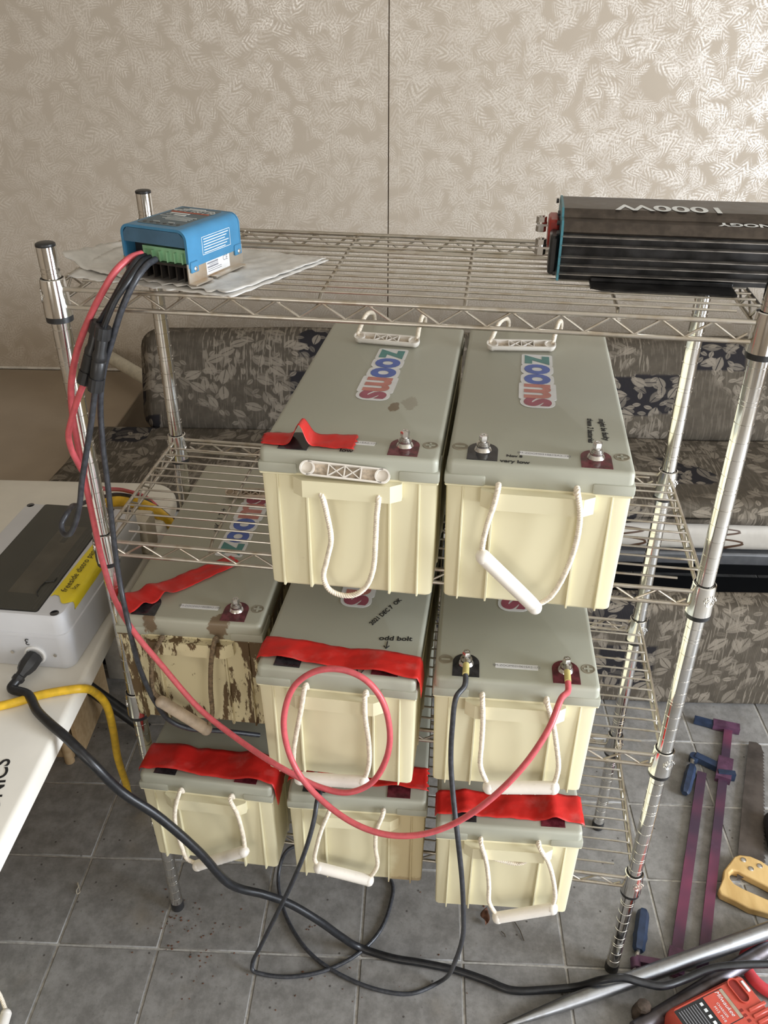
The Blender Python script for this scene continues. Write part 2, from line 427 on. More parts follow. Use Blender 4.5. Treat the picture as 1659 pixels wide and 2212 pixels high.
def m_clampbar():
    t = NT('purple_anodised_bar'); c = t.coord(); n1 = t.noise(c, 5, 2); n2 = t.noise(c, 14, 3)
    col = t.mix(t.step(n1, 0.40, 0.62), (0.065, 0.038, 0.065), (0.215, 0.052, 0.100))
    col = t.mix(t.math('MULTIPLY', t.step(n2, 0.55, 0.7), 0.6), col, (0.17, 0.085, 0.15))
    t.set(col, 0.42, 0.25); return t.m

M = {}
M['wallpaper'] = m_wallpaper(); M['fabric'] = m_fabric(); M['quilt'] = m_squiggle(); M['tile'] = m_tile()
M['grout'] = plain('pale_grout', (0.40, 0.38, 0.35), 0.85, var=0.2, scale=90)
M['chrome'] = m_chrome('chrome_post', (0.80, 0.79, 0.77), 0.115, (0.62, 0.58, 0.50), 0.5, 22)
M['wire'] = m_chrome('tarnished_wire', (0.56, 0.525, 0.47), 0.33, (0.36, 0.29, 0.20), 0.6, 40)
M['steel'] = m_chrome('bright_steel', (0.72, 0.71, 0.69), 0.24, (0.45, 0.40, 0.34), 0.5, 60)
M['rod'] = m_chrome('worn_steel_rod', (0.36, 0.37, 0.39), 0.36, (0.26, 0.25, 0.24), 0.6, 45)
M['darkpipe'] = m_chrome('dark_iron_pipe', (0.13, 0.12, 0.13), 0.45, (0.07, 0.055, 0.05), 0.6, 35)
M['rustiron'] = plain('rusty_iron', (0.10, 0.075, 0.06), 0.75, 0.4, var=0.4, scale=60, bump=0.4)
M['blackplastic'] = plain('black_plastic', (0.018, 0.018, 0.019), 0.38, var=0.3)
M['blackrubber'] = plain('black_rubber_cable', (0.011, 0.0115, 0.0135), 0.36, var=0.35, scale=120, bump=0.1)
M['greycable'] = plain('grey_black_cable', (0.036, 0.038, 0.045), 0.40, var=0.35, scale=150, bump=0.1)
M['redcable'] = plain('dusty_red_cable', (0.56, 0.095, 0.11), 0.40, var=0.10, scale=120)
M['yellowcable'] = plain('yellow_cord', (0.74, 0.46, 0.025), 0.42, var=0.15, scale=60)
M['case'] = m_case('cream_battery_case'); M['case_brown'] = m_case('brown_tinged_case', brown=0.6); M['case_dirty'] = m_case('mud_stained_case', 1.0, (0.64, 0.56, 0.35))
M['lid'] = m_lid('grey_green_lid'); M['lid_stain'] = m_lid('stained_grey_green_lid', [(0.040, 0.157, 0.009, 0.8), (0.062, 0.175, 0.013, 0.35)])
M['lid_muddy'] = m_lid('muddy_grey_green_lid', [(-0.06, 0.0, 0.012, 0.9), (0.05, 0.0, 0.016, 0.9)], (0.37, 0.36, 0.285))
M['grip'] = plain('white_nylon_grip', (0.80, 0.75, 0.68), 0.35, var=0.06, scale=20)
M['grip_dirty'] = plain('soiled_nylon_grip', (0.44, 0.35, 0.26), 0.5, var=0.25, scale=40)
M['griptan'] = plain('tan_grip_recess', (0.55, 0.47, 0.38), 0.8, var=0.35, scale=120)  # darker mottled tan for the floor of the hollow grip
M['rope'] = plain('white_rope', (0.80, 0.71, 0.58), 0.8, var=0.15, scale=160)
M['rope_dirty'] = plain('muddy_rope', (0.17, 0.118, 0.068), 0.85, var=0.4, scale=160)
M['plateblack'] = plain('black_resin_plate', (0.025, 0.025, 0.028), 0.16, var=0.5, scale=70, rvar=0.3)
M['platered'] = plain('maroon_resin_plate', (0.105, 0.020, 0.028), 0.2, var=0.5, scale=70, rvar=0.3)
M['white'] = plain('white_sticker', (0.72, 0.72, 0.72), 0.4, var=0.06)
M['marker'] = plain('black_marker_ink', (0.012, 0.012, 0.013), 0.6)
M['greyink'] = plain('grey_print', (0.22, 0.22, 0.24), 0.6)
M['teal'] = plain('teal_print', (0.065, 0.225, 0.215), 0.4); M['blue'] = plain('blue_print', (0.065, 0.12, 0.42), 0.4)
M['salmon'] = plain('salmon_print', (0.50, 0.185, 0.155), 0.4); M['maroon'] = plain('maroon_print', (0.32, 0.075, 0.115), 0.4)
M['redtape'] = m_tape('red_tape', (0.56, 0.018, 0.014), (0.55, 0.13, 0.12))
M['yellowtape'] = m_tape('yellow_tape', (0.82, 0.66, 0.03), (0.75, 0.60, 0.08))
M['mark'] = plain('moulded_mark', (0.24, 0.215, 0.16), 0.6)
M['ctlblue'] = plain('bright_blue_plastic', (0.050, 0.205, 0.37), 0.36, var=0.06)
M['ctlgrey'] = plain('slate_label', (0.085, 0.125, 0.150), 0.45, var=0.06)
M['orange'] = plain('red_orange_band', (0.48, 0.10, 0.05), 0.5)
M['print'] = plain('white_print', (0.70, 0.72, 0.72), 0.6)
M['greenterm'] = plain('pale_green_terminal', (0.26, 0.50, 0.29), 0.5, var=0.08)
M['alu'] = m_chrome('aluminium_bracket', (0.66, 0.60, 0.52), 0.42, (0.55, 0.40, 0.25), 0.7, 30)
M['fin'] = plain('dark_heat_sink', (0.035, 0.030, 0.027), 0.4, 0.4, var=0.3)
M['invtop'] = plain('brown_black_anodised_top', (0.068, 0.054, 0.043), 0.40, 0.55, var=0.25, scale=60, rvar=0.2)
M['invfin'] = plain('black_anodised_fins', (0.022, 0.021, 0.021), 0.36, 0.45, var=0.6, scale=35, rvar=0.3)
M['finedge'] = plain('bare_fin_edge', (0.24, 0.22, 0.20), 0.42, 0.5, var=0.4, scale=40)
M['liplue'] = plain('slate_blue_lip', (0.055, 0.13, 0.21), 0.42)
M['invedge'] = plain('teal_end_plate', (0.05, 0.19, 0.235), 0.45, var=0.1)
M['redplastic'] = plain('red_terminal_plastic', (0.36, 0.035, 0.025), 0.35)
M['poly'] = plain('crumpled_white_mailer', (0.64, 0.62, 0.585), 0.42, var=0.10, scale=60, bump=0.5)
M['tablewhite'] = plain('scuffed_white_table', (0.72, 0.69, 0.62), 0.45, var=0.05, scale=8)
M['tan'] = plain('tan_laminate', (0.33, 0.265, 0.195), 0.62, var=0.06, scale=5)
M['enclosure'] = plain('pale_grey_enclosure', (0.60, 0.61, 0.64), 0.42, var=0.04, scale=8)
M['gland'] = plain('beige_plastic', (0.60, 0.54, 0.43), 0.45, var=0.05)
M['ply'] = m_wood('plywood', (0.36, 0.24, 0.12), (0.44, 0.31, 0.17))
M['oak'] = m_wood('saw_handle_wood', (0.52, 0.33, 0.12), (0.66, 0.45, 0.19), (30, 8, 8))
M['sawblade'] = plain('brown_saw_blade', (0.105, 0.088, 0.078), 0.5, 0.55, var=0.3, scale=18)
M['clampbar'] = m_clampbar(); M['clampblue'] = plain('navy_clamp_plastic', (0.020, 0.034, 0.070), 0.4, var=0.3)
M['clampcast'] = plain('plum_cast_jaw', (0.105, 0.045, 0.085), 0.45, 0.2, var=0.3)
M['chargerred'] = plain('red_charger_plastic', (0.50, 0.075, 0.050), 0.42, var=0.06)
M['chargerdark'] = plain('charger_recess', (0.20, 0.016, 0.012), 0.5)
M['strap'] = plain('red_hose', (0.50, 0.05, 0.06), 0.5, var=0.15)
M['leaf'] = plain('dry_brown_leaf', (0.13, 0.055, 0.03), 0.7, var=0.4, scale=80)
M['twig'] = plain('dry_twig', (0.09, 0.07, 0.05), 0.8)
M['yarn'] = plain('beige_thread', (0.50, 0.44, 0.34), 0.9)
M['gapshade'] = plain('black_gap_shade', (0.010, 0.010, 0.011), 0.9)  # near-black colour standing in for shade under the sofa seat
M['darkrail'] = plain('dark_grey_rail', (0.085, 0.085, 0.088), 0.45, 0.2)
M['foamgrey'] = plain('grey_foam_board', (0.36, 0.32, 0.26), 0.8, var=0.1)
M['ceiling'] = plain('off_white_ceiling', (0.72, 0.66, 0.56), 0.8, var=0.04)
M['paint'] = plain('brown_wall_panelling', (0.30, 0.24, 0.175), 0.8, var=0.04)
M['trim'] = plain('white_trim', (0.70, 0.66, 0.60), 0.5)
M['tubewhite'] = plain('off_white_tube', (0.58, 0.54, 0.44), 0.5)
M['heatshrink'] = plain('yellow_heat_shrink', (0.55, 0.47, 0.18), 0.4)
def m_glass():
    t = NT('smoked_window'); c = t.coord(); n1 = t.noise(c, 25, 3)
    t.set(t.mix(n1, (0.070, 0.070, 0.055), (0.105, 0.102, 0.085)), t.math('MULTIPLY_ADD', n1, 0.2, 0.08), 0.0, 0.6)
    t.b.inputs['Alpha'].default_value = 0.62
    return t.m
M['smoke'] = m_glass(); M['breaker'] = plain('brown_breaker_row', (0.20, 0.16, 0.11), 0.5, var=0.25, scale=25)

# ================================================================== setting
UL, UR, VF, ZC = -2.75, 2.85, -3.40, 2.45
fl = MB().box(((UL + UR) / 2, (VF + WALL_V) / 2, -0.027), (UR - UL + .2, WALL_V - VF + .2, 0.05)).build('floor', M['grout'], angle=None)
tag(roomify(fl), 'grey tiled floor with pale grout lines', kind='structure')
PITCH = 0.2078
tm = MB().rbox((0, 0, -0.003), (PITCH - 0.0045, PITCH - 0.0045, 0.006), 0.0018, 1).mesh('tile', M['tile'])
for i in range(-13, 6):
    for j in range(-5, 9):
        o = ob('tile', tm, fl); o.location = ((i + .5) * PITCH, (j + .5) * PITCH, 0.0 + random.uniform(-0.0003, 0.0003))
        o.rotation_euler = (0, 0, random.choice((0, 1, 2, 3)) * math.pi / 2)

# back wall: two papered panels with a covering strip over the joint
SEAM = -0.445
wb = MB().box(((UL + UR) / 2, WALL_V + 0.06, ZC / 2), (UR - UL + .2, 0.1, ZC)).build('wall_back', M['paint'], angle=None)
tag(roomify(wb), 'beige wall papered with pale feather pattern', kind='structure')
for a, b in ((UL, SEAM - 0.0015), (SEAM + 0.0015, UR)):
    MB().box(((a + b) / 2, WALL_V + 0.005, ZC / 2), (b - a, 0.010, ZC)).build('wall_panel', M['wallpaper'], wb, angle=None)
MB().rbox((SEAM + 0.019, WALL_V - 0.0008, ZC / 2), (0.034, 0.0016, ZC), 0.0006, 1).build('joint_strip', M['wallpaper'], wb)

def wall_open(name, axis, pos, lo, hi, o0, o1, z0, z1, thick, m):
    b = MB()
    def seg(a, c, za, zb):
        if c - a < 1e-4 or zb - za < 1e-4: return
        cc, dd = (a + c) / 2, c - a
        if axis == 'v': b.box((cc, pos, (za + zb) / 2), (dd, thick, zb - za))
        else: b.box((pos, cc, (za + zb) / 2), (thick, dd, zb - za))
    seg(lo, o0, 0, ZC); seg(o1, hi, 0, ZC); seg(o0, o1, 0, z0); seg(o0, o1, z1, ZC)
    return tag(roomify(b.build(name, m, angle=None)), kind='structure')
wall_open('wall_front', 'v', VF - 0.05, 0.0, UR + .1, 0.95, 2.55, 0.0, 2.12, 0.1, M['paint'])
wall_open('wall_front', 'v', VF - 0.05, UL - .1, 0.0, -2.1, -0.8, 0.88, 2.05, 0.1, M['paint'])
wall_open('wall_right', 'u', UR + 0.05, VF, WALL_V, -1.75, -0.25, 0.30, 2.1, 0.1, M['paint'])
wl = MB().box((UL - 0.05, (VF + WALL_V) / 2, ZC / 2), (0.1, WALL_V - VF, ZC)).build('wall_left', M['paint'], angle=None)
tag(roomify(wl), kind='structure')
ce = MB().box(((UL + UR) / 2, (VF + WALL_V) / 2, ZC + 0.05), (UR - UL + .2, WALL_V - VF + .2, 0.1)).build('ceiling', M['ceiling'], angle=None)
tag(roomify(ce), kind='structure')
tr = MB().rbox(((UL - 1.34) / 2 + .2, WALL_V - 0.004, 0.4345), (-1.16 - UL, 0.008, 0.009), 0.002, 1).build('trim_1', M['trim'])
tag(roomify(tr), kind='structure')

# ================================================================== tan bench top in the corner
bn = roomify(empty('bench')); tag(bn, 'low tan bench top against the papered wall, left of the sofa', 'bench')
MB().rbox((-2.02, 1.42, 0.415), (1.36, 1.24, 0.030), 0.003, 1).build('bench_top', M['tan'], bn)
MB().box((-2.02, 1.42, 0.20), (1.28, 1.20, 0.398)).build('bench_base', M['tan'], bn, angle=None)

# white tube leaning on the wall behind the sofa
p0 = AV(228, 766, 2.02); p1 = AV(322, 822, 1.80); d = (p1 - p0)
t = MB(); t.cyl(p0 - d * 0.05, p0 + d * 1.35, 0.024, 16)
tag(t.build('cardboard_tube', M['tubewhite']), 'off-white round tube leaning between papered wall and sofa back', 'tube')

# ================================================================== sofa
sf = roomify(empty('sofa')); tag(sf, 'sofa with dark leaf-patterned tapestry cushions behind the shelving rack', 'sofa')
def cushion(x0, x1, y0, y1, z0, z1, r, crown=0.012, nx=40, ny=12, name='seat_cushion', mat=None, tilt=None):
    b = MB(); b.rbox(((x0 + x1) / 2, (y0 + y1) / 2, (z0 + z1) / 2), (x1 - x0, y1 - y0, z1 - z0), r, 5)
    bm = bmesh.new(); me = b.mesh('tmp', None, None); bm.from_mesh(me)
    bmesh.ops.subdivide_edges(bm, edges=[e for e in bm.edges if e.calc_length() > 0.25], cuts=30, use_grid_fill=True)
    for v in bm.verts:
        p = v.co; q = mnoise.noise(Vector((p.x * 2.2, p.y * 5, p.z * 5)))
        v.co = p + Vector((0, -0.006 * q if p.y < (y0 + y1) / 2 else 0, crown * q if p.z > (z0 + z1) / 2 else 0))
    if tilt:
        piv, ang = tilt
        bmesh.ops.rotate(bm, verts=bm.verts, cent=piv, matrix=Matrix.Rotation(ang, 3, 'X'))
    m2 = bpy.data.meshes.new(name); bm.to_mesh(m2); bm.free(); bpy.data.meshes.remove(me)
    m2.polygons.foreach_set('use_smooth', [True] * len(m2.polygons)); m2.materials.append(mat or M['fabric'])
    return ob(name, m2, sf)
cushion(-1.375, 2.2, 0.985, 1.42, 0.434, 0.505, 0.035)
cushion(-1.20, 2.2, 1.375, 1.515, 0.47, 0.800, 0.062, name='backrest', tilt=((0, 1.44, 0.47), R(-19)))
cushion(-1.30, 2.2, 1.000, 1.40, 0.350, 0.437, 0.03, name='quilted_mattress', mat=M['quilt'])
MB().rbox((0.45, 1.20, 0.325), (3.5, 0.40, 0.040), 0.006, 1).build('bed_rail', M['darkrail'], sf)
MB().box((0.45, 1.45, 0.17), (3.5, 0.16, 0.30)).box((0.45, 1.10, 0.012), (3.5, 0.5, 0.02)).build('gap_shade_boxes', M['gapshade'], sf, angle=None)  # black boxes added so the gap below the seat reads as deep shade
cushion(-1.05, 2.2, 0.757, 0.840, 0.002, 0.338, 0.022, name='pull_out_front')

# ================================================================== white folding table
TZ = 0.70
tb = roomify(empty('folding_table')); tag(tb, 'white plastic table at left edge with scuffed top', 'table')
tp = [(-0.868, -1.05), (-0.868, 0.62)] + [(-0.868 - 0.075 + 0.075 * math.cos(R(a)), 0.62 + 0.085 * math.sin(R(a))) for a in range(10, 91, 10)] + [(-1.55, 0.705), (-1.55, -1.05)]
b = MB(); ins = lambda q: [(-1.2 + (x + 1.2) * (1 - q / 0.33), y - q * (1 if y > 0 else -1)) for x, y in tp]
b.loft([[(x, y, TZ - 0.034) for x, y in ins(0.008)], [(x, y, TZ - 0.030) for x, y in tp], [(x, y, TZ - 0.010) for x, y in tp],
        [(x, y, TZ - 0.003) for x, y in ins(0.003)], [(x, y, TZ) for x, y in ins(0.010)]])
b.build('table_top', M['tablewhite'], tb, angle=50)
for (u, v) in ((-1.30, 0.30), (-1.50, 0.30), (-1.30, -0.95), (-1.50, -0.95)):
    MB().cyl((u, v, TZ - 0.034), (u, v, 0.0), 0.014, 12).build('leg', M['darkrail'], tb)
_p0, _p1 = AZ(-8, 1730, TZ), AZ(13, 1641, TZ); _ta = math.atan2(_p1.y - _p0.y, _p1.x - _p0.x)
_l = tb.matrix_basis.inverted() @ _p1
text('lettering', 'ELECTRONICS', 0.034, M['marker'], tb, (_l.x - 0.004, _l.y, TZ + 0.0006), (0, 0, _ta - TH), shear=0.1, align='RIGHT', offset=0.0005)

# things below the table
cr = empty('plywood_crate', (-0.391, 0.377, 0), R(7)); tag(cr, 'plywood crate standing on the floor under the white table', 'crate')
MB().rbox((0.004, 0.12, 0.26), (0.014, 0.24, 0.52), 0.002, 1).build('side_panel', M['ply'], cr)
MB().rbox((-0.25, 0.007, 0.26), (0.48, 0.014, 0.52), 0.002, 1).build('front_panel', M['ply'], cr)
MB().rbox((-0.25, 0.235, 0.26), (0.48, 0.014, 0.52), 0.002, 1).build('back_panel', M['ply'], cr)
MB().cyl((-0.018, -0.012, 0.0), (-0.018, -0.012, 0.5), 0.012, 12).build('corner_post', M['ply'], cr)
bgp = empty('black_bag', (-0.43, 0.50, 0.5205)); tag(bgp, 'black bag draped over the plywood crate under the table', 'bag')
b = MB(); pr = [(-0.12, 0.0), (0.042, 0.004), (0.062, -0.06), (0.070, -0.20), (0.058, -0.215), (0.055, -0.06), (0.04, -0.004), (-0.12, -0.0)]
rings = []
for k in range(13):
    y = -0.11 + 0.21 * k / 12
    rings.append([(x + 0.004 * math.sin(k * 1.9 + i), y, z * (0.75 + 0.35 * abs(math.sin(k * 0.9))) + 0.010 * (i < 4)) for i, (x, z) in enumerate(pr)])
b.loft(rings); b.build('bag_body', M['blackplastic'], bgp)
fo = empty('foam_board', (-0.376, 0.672, 0), R(4)); tag(fo, 'grey foam block standing behind the plywood crate beside the rack', 'foam block')
MB().rbox((0, 0.03, 0.215), (0.115, 0.06, 0.43), 0.004, 2).build('block', M['foamgrey'], fo)
t = MB(); t.cyl(AZ(150, 1455, 0.16), AZ(318, 1576, 0.024), 0.017, 14)
tag(t.build('black_pipe', M['blackplastic']), 'matt black pipe sloping to the floor between table and rack', 'pipe')

# ================================================================== shelving rack
POST = {'FL': (0.0018, 0.0073), 'FR': (0.9106, -0.0073), 'BL': (-0.0018, 0.3585), 'BR': (0.911, 0.3367)}
ZS = [('top', 1.347), ('A', 0.9487), ('B', 0.616), ('C', 0.2984)]
POST_TOP = 1.398
rk = empty('wire_shelving_rack', (0, 0, 0)); tag(rk, 'chrome wire shelving rack with four shelves holding the batteries', 'shelving rack')
pf = [(0.0127, 0.022)]
z = 0.04; k = 0
while z < POST_TOP - 0.02:
    gs = (0.0, 0.006) if k % 5 == 2 else (0.0,)
    for g in gs:
        zz = z + g; pf += [(0.0127, zz - 0.0009), (0.0119, zz - 0.0005), (0.0119, zz + 0.0005), (0.0127, zz + 0.0009)]
    z += 0.0254; k += 1
pf += [(0.0127, POST_TOP - 0.004)]
pm = MB().lathe(pf, 20).mesh('post', M['chrome'], 30)
capm = MB().lathe([(0.0124, POST_TOP - 0.0045), (0.0131, POST_TOP - 0.003), (0.0128, POST_TOP - 0.0005), (0.0105, POST_TOP + 0.0008)], 20).mesh('cap', M['blackplastic'])
footm = MB().lathe([(0.0125, 0.0), (0.0135, 0.002), (0.0135, 0.020), (0.0128, 0.0225)], 20).mesh('foot', M['blackplastic'])
for n_ in POST:
    x, y = POST[n_]
    p = ob('post', pm, rk); p.location = (x, y, 0); ob('cap', capm, p); ob('foot', footm, p)
colm = MB().lathe([(0.0148, -0.026), (0.0188, -0.026), (0.0180, 0.000), (0.0166, 0.023), (0.0150, 0.024), (0.0143, 0.020)], 24, cap0=False, cap1=False).mesh('collar', M['chrome'])
emb = MB()
for _r0 in (0.0072, 0.0045): emb.lathe([(_r0, -0.0012), (_r0, 0.0006), (_r0 - 0.0011, 0.0006), (_r0 - 0.0011, -0.0012)], 20, cap0=False, cap1=False)
for _i in range(-3, 4): emb.box((0.0105 * math.sin(_i * .42), 0.0105 * math.cos(_i * .42), 0.0), (0.0016, 0.0034, 0.0012), None)
emb = emb.mesh('emblem', M['chrome'])
slm = MB().lathe([(0.0129, -0.034), (0.0178, -0.034), (0.0180, -0.026), (0.0146, -0.0255), (0.0142, 0.0225), (0.0129, 0.0225)], 24, cap0=False, cap1=False).mesh('sleeve', M['blackplastic'])
def zigzag(p0, p1, up, low, period, first):
    L = (p1 - p0).length; n = max(3, int(round((L - 0.03) / period))); pts = []
    for i in range(2 * n + 1):
        f = (0.018 + (L - 0.036) * i / (2 * n)) / L; q = p0.lerp(p1, f)
        pts.append(Vector((q.x, q.y, q.z + (low if (i % 2) == 0 else up))))
    s = (pts[0] - (pts[1] - pts[0]) * 0.0); e = pts[-1]
    st = s + Vector((p0.x - p1.x, p0.y - p1.y, 0)).normalized() * 0.012 + Vector((0, 0, 0.008))
    en = e + Vector((p1.x - p0.x, p1.y - p0.y, 0)).normalized() * 0.012 + Vector((0, 0, 0.008))
    out = []
    for a, q, c in zip([st] + pts, pts + [en], pts[1:] + [en, en]):
        if a is st: out.append(st)
        da, dc = (q - a), (c - q)
        if q is en: out.append(en); break
        if da.length > 1e-6 and dc.length > 1e-6:
            w = min(0.005, da.length * .3)
            out += [q - da.normalized() * w, q, q + dc.normalized() * w]
    return out
for nm, zs in ZS:
    sh = ob('shelf', None, rk); sh.location = (0, 0, zs)
    P = {k_: Vector((v_[0], v_[1], 0)) for k_, v_ in POST.items()}
    for k_ in P:
        c_ = ob('collar', colm, sh); c_.location = P[k_] + Vector((0, 0, -0.018))
        az = R(-62) if k_[1] == 'R' else R(-150); em = ob('emblem', emb, sh); dv = Vector((math.cos(az), math.sin(az), 0))
        em.location = P[k_] + dv * 0.0178 + Vector((0, 0, -0.018)); em.rotation_euler = (dv + Vector((0, 0, 0.06))).to_track_quat('Z', 'Y').to_euler()
        s_ = ob('sleeve', slm, sh); s_.location = P[k_] + Vector((0, 0, -0.018))
    for a, c in (('FL', 'FR'), ('BL', 'BR'), ('FL', 'BL'), ('FR', 'BR')):
        d = (P[c] - P[a]).normalized(); q0, q1 = P[a] + d * 0.016, P[c] - d * 0.016
        if a == 'FL' and c == 'FR': off = Vector((0, -0.004, 0))
        elif a == 'BL': off = Vector((0, 0.004, 0))
        elif c == 'BL': off = Vector((-0.004, 0, 0))
        else: off = Vector((0.004, 0, 0))
        q0 += off; q1 += off
        for dz in (-0.0075, -0.0315):
            MB().cyl(q0 + Vector((0, 0, dz)), q1 + Vector((0, 0, dz)), 0.0032, 10).build('rail', M['wire'], sh)
        MB().tube(zigzag(q0, q1, -0.0095, -0.0295, 0.0585, 0), 0.0018, 8).build('truss_wire', M['wire'], sh)
    NW = 13
    for i in range(NW):
        f = (i + 0.75) / (NW + 0.5)
        a = P['FL'].lerp(P['BL'], f); c = P['FR'].lerp(P['BR'], f)
        ex = 0.034 if i in (0, NW - 1) else 0.0
        MB().cyl(a + Vector((ex, 0, -0.0019)), c - Vector((ex, 0, 0.0019)), 0.0018, 8).build('shelf_wire', M['wire'], sh)
    for f in (0.188, 0.394, 0.600, 0.808):
        a = P['FL'].lerp(P['FR'], f); c = P['BL'].lerp(P['BR'], f)
        pts = [a + Vector((0, -0.002, -0.0135)), a + Vector((0, 0.006, -0.0125)), a + Vector((0, 0.02, -0.0062)), c + Vector((0, -0.02, -0.0062)), c + Vector((0, -0.006, -0.0125)), c + Vector((0, 0.002, -0.0135))]
        MB().tube(pts, 0.0026, 8).build('cross_brace', M['wire'], sh)

# ================================================================== batteries
BW, BLEN, BH, LZ = 0.240, 0.5177, 0.219, 0.1857
def front_poly(w, y0, yb, rib, rec, side):
    # plan outline, counter-clockwise from front left; y0 front face, yb back face
    h = w / 2; r = 0.006; o = []
    def ribs(sgn, yf, s):
        pts = [(-0.0965, 0), (-0.0958, rib), (-0.0942, rib), (-0.0935, 0), (-0.0580, 0), (-0.0573, rib), (-0.0551, rib), (-0.0544, -rec),
               (0.0534, -rec), (0.0541, rib), (0.0563, rib), (0.0570, 0), (0.0925, 0), (0.0932, rib), (0.0948, rib), (0.0955, 0)]
        return [(x * s, yf - sgn * d_) for x, d_ in pts]
    o += [(-h, y0 + r), (-h + r * .3, y0 + r * .3), (-h + r, y0)] + ribs(1, y0, 1) + [(h - r, y0), (h - r * .3, y0 + r * .3), (h, y0 + r)]
    n = 5
    for i in range(n):
        yy = y0 + (yb - y0) * (i + 1) / (n + 1)
        o += [(h, yy - .004), (h + side, yy - .002), (h + side, yy + .002), (h, yy + .004)]
    o += [(h, yb - r), (h - r * .3, yb - r * .3), (h - r, yb)] + ribs(-1, yb, -1) + [(-h + r, yb), (-h + r * .3, yb - r * .3), (-h, yb - r)]
    for i in range(n):
        yy = yb - (yb - y0) * (i + 1) / (n + 1)
        o += [(-h, yy + .004), (-h - side, yy + .002), (-h - side, yy - .002), (-h, yy + .004 - .008)]
    return o
def case_mesh(mat):
    b = MB(); T_ = lambda p, z_: [(x, y, z_) for x, y in p]
    bot_in = front_poly(0.224, 0.011, BLEN - 0.011, 0.0055, 0.002, 0.001)
    bot = front_poly(0.2285, 0.0085, BLEN - 0.0085, 0.0068, 0.002, 0.002)
    top = front_poly(0.2345, 0.0040, BLEN - 0.0040, 0.0012, 0.002, 0.0004)
    b.loft([T_(bot_in, 0.0), T_(bot, 0.0035), T_(top, LZ + 0.002)])
    led = [(-0.072, 0.010), (-0.072, -0.004), (-0.058, -0.0135), (0.058, -0.0135), (0.072, -0.004), (0.072, 0.010)]
    b.prism(led, LZ - 0.026, LZ - 0.001)
    ledb = [(-x, BLEN - y) for x, y in led]; b.prism(ledb, LZ - 0.026, LZ - 0.001)
    b.rbox((0, BLEN / 2, LZ - 0.001), (0.238, BLEN - 0.002, 0.004), 0.0015, 1)
    return b.mesh('case', mat, 30)
def lid_mesh(mat):
    b = MB(); cy = BLEN / 2; rings = []
    for ins_, z_ in ((0.0030, LZ), (0.0022, LZ + 0.002), (0.0022, BH - 0.006), (0.0032, BH - 0.0025), (0.0050, BH - 0.0008), (0.0085, BH)):
        rings.append([(x, y, z_) for x, y in rrect(BW - 2 * ins_, BLEN - 2 * ins_, 0.009 - ins_ * 0.5, 4, 0, cy)])
    b.loft(rings)
    for sx in (-1, 1):
        for sy in (0, 1):
            yc = 0.028 if sy == 0 else BLEN - 0.028
            b.rbox((sx * (0.120 - 0.0265), yc, LZ + 0.0077), (0.053, 0.056, 0.0155), 0.003, 2)
    return b.mesh('lid', mat, 40)
CASES = {k_: case_mesh(M[k_]) for k_ in ('case', 'case_dirty', 'case_brown')}
LIDS = {k_: lid_mesh(M[k_]) for k_ in ('lid', 'lid_stain', 'lid_muddy')}
def plate_mesh(mat):
    w = 0.0195; pts = [(-w, 0), (w, 0), (w, 0.030)] + [(w * math.cos(R(a)), 0.030 + 0.019 * math.sin(R(a))) for a in range(15, 180, 15)] + [(-w, 0.030)]
    return MB().prism(pts, 0.0, 0.0009).mesh('terminal_plate', mat)
PLB, PLR = plate_mesh(M['plateblack']), plate_mesh(M['platered'])
def bolt_mesh():
    b = MB(); b.lathe([(0.0115, 0.0009), (0.010, 0.004), (0.0085, 0.0055), (0.0085, 0.0075)], 20)
    b.lathe([(0.0088, 0.0076), (0.0088, 0.0092)], 20); b.lathe([(0.0076, 0.0094), (0.0076, 0.0112)], 20)
    b.lathe([(0.0068, 0.0113), (0.0068, 0.0128)], 16); b.lathe([(0.0040, 0.0128), (0.0040, 0.0150)], 12)
    hexr = [(0.0062 * math.cos(R(60 * i + 12)), 0.0062 * math.sin(R(60 * i + 12))) for i in range(6)]
    b.loft([[(x, y, 0.0145) for x, y in hexr], [(x, y, 0.0205) for x, y in hexr], [(x * .86, y * .86, 0.0222) for x, y in hexr], [(x * .5, y * .5, 0.0222) for x, y in hexr], [(x * .42, y * .42, 0.0205) for x, y in hexr]])
    return b.mesh('terminal_bolt', M['steel'], 30)
BOLT = bolt_mesh()
discm = MB().lathe([(0.0105, 0.0), (0.0105, 0.0003), (0.0095, 0.0008), (0.0086, 0.0004)], 20).mesh('polarity_mark', M['mark'])
plusm = MB().box((0, 0, 0.0007), (0.013, 0.0028, 0.0008)).box((0, 0, 0.0007), (0.0028, 0.013, 0.0008)).mesh('plus', M['lid'], None)
minm = MB().box((0, 0, 0.0007), (0.013, 0.0028, 0.0008)).mesh('minus', M['lid'], None)
stickm = MB().prism(rrect(0.062, 0.0105, 0.0006, 2), 0, 0.0004).mesh('serial_sticker', M['white'])
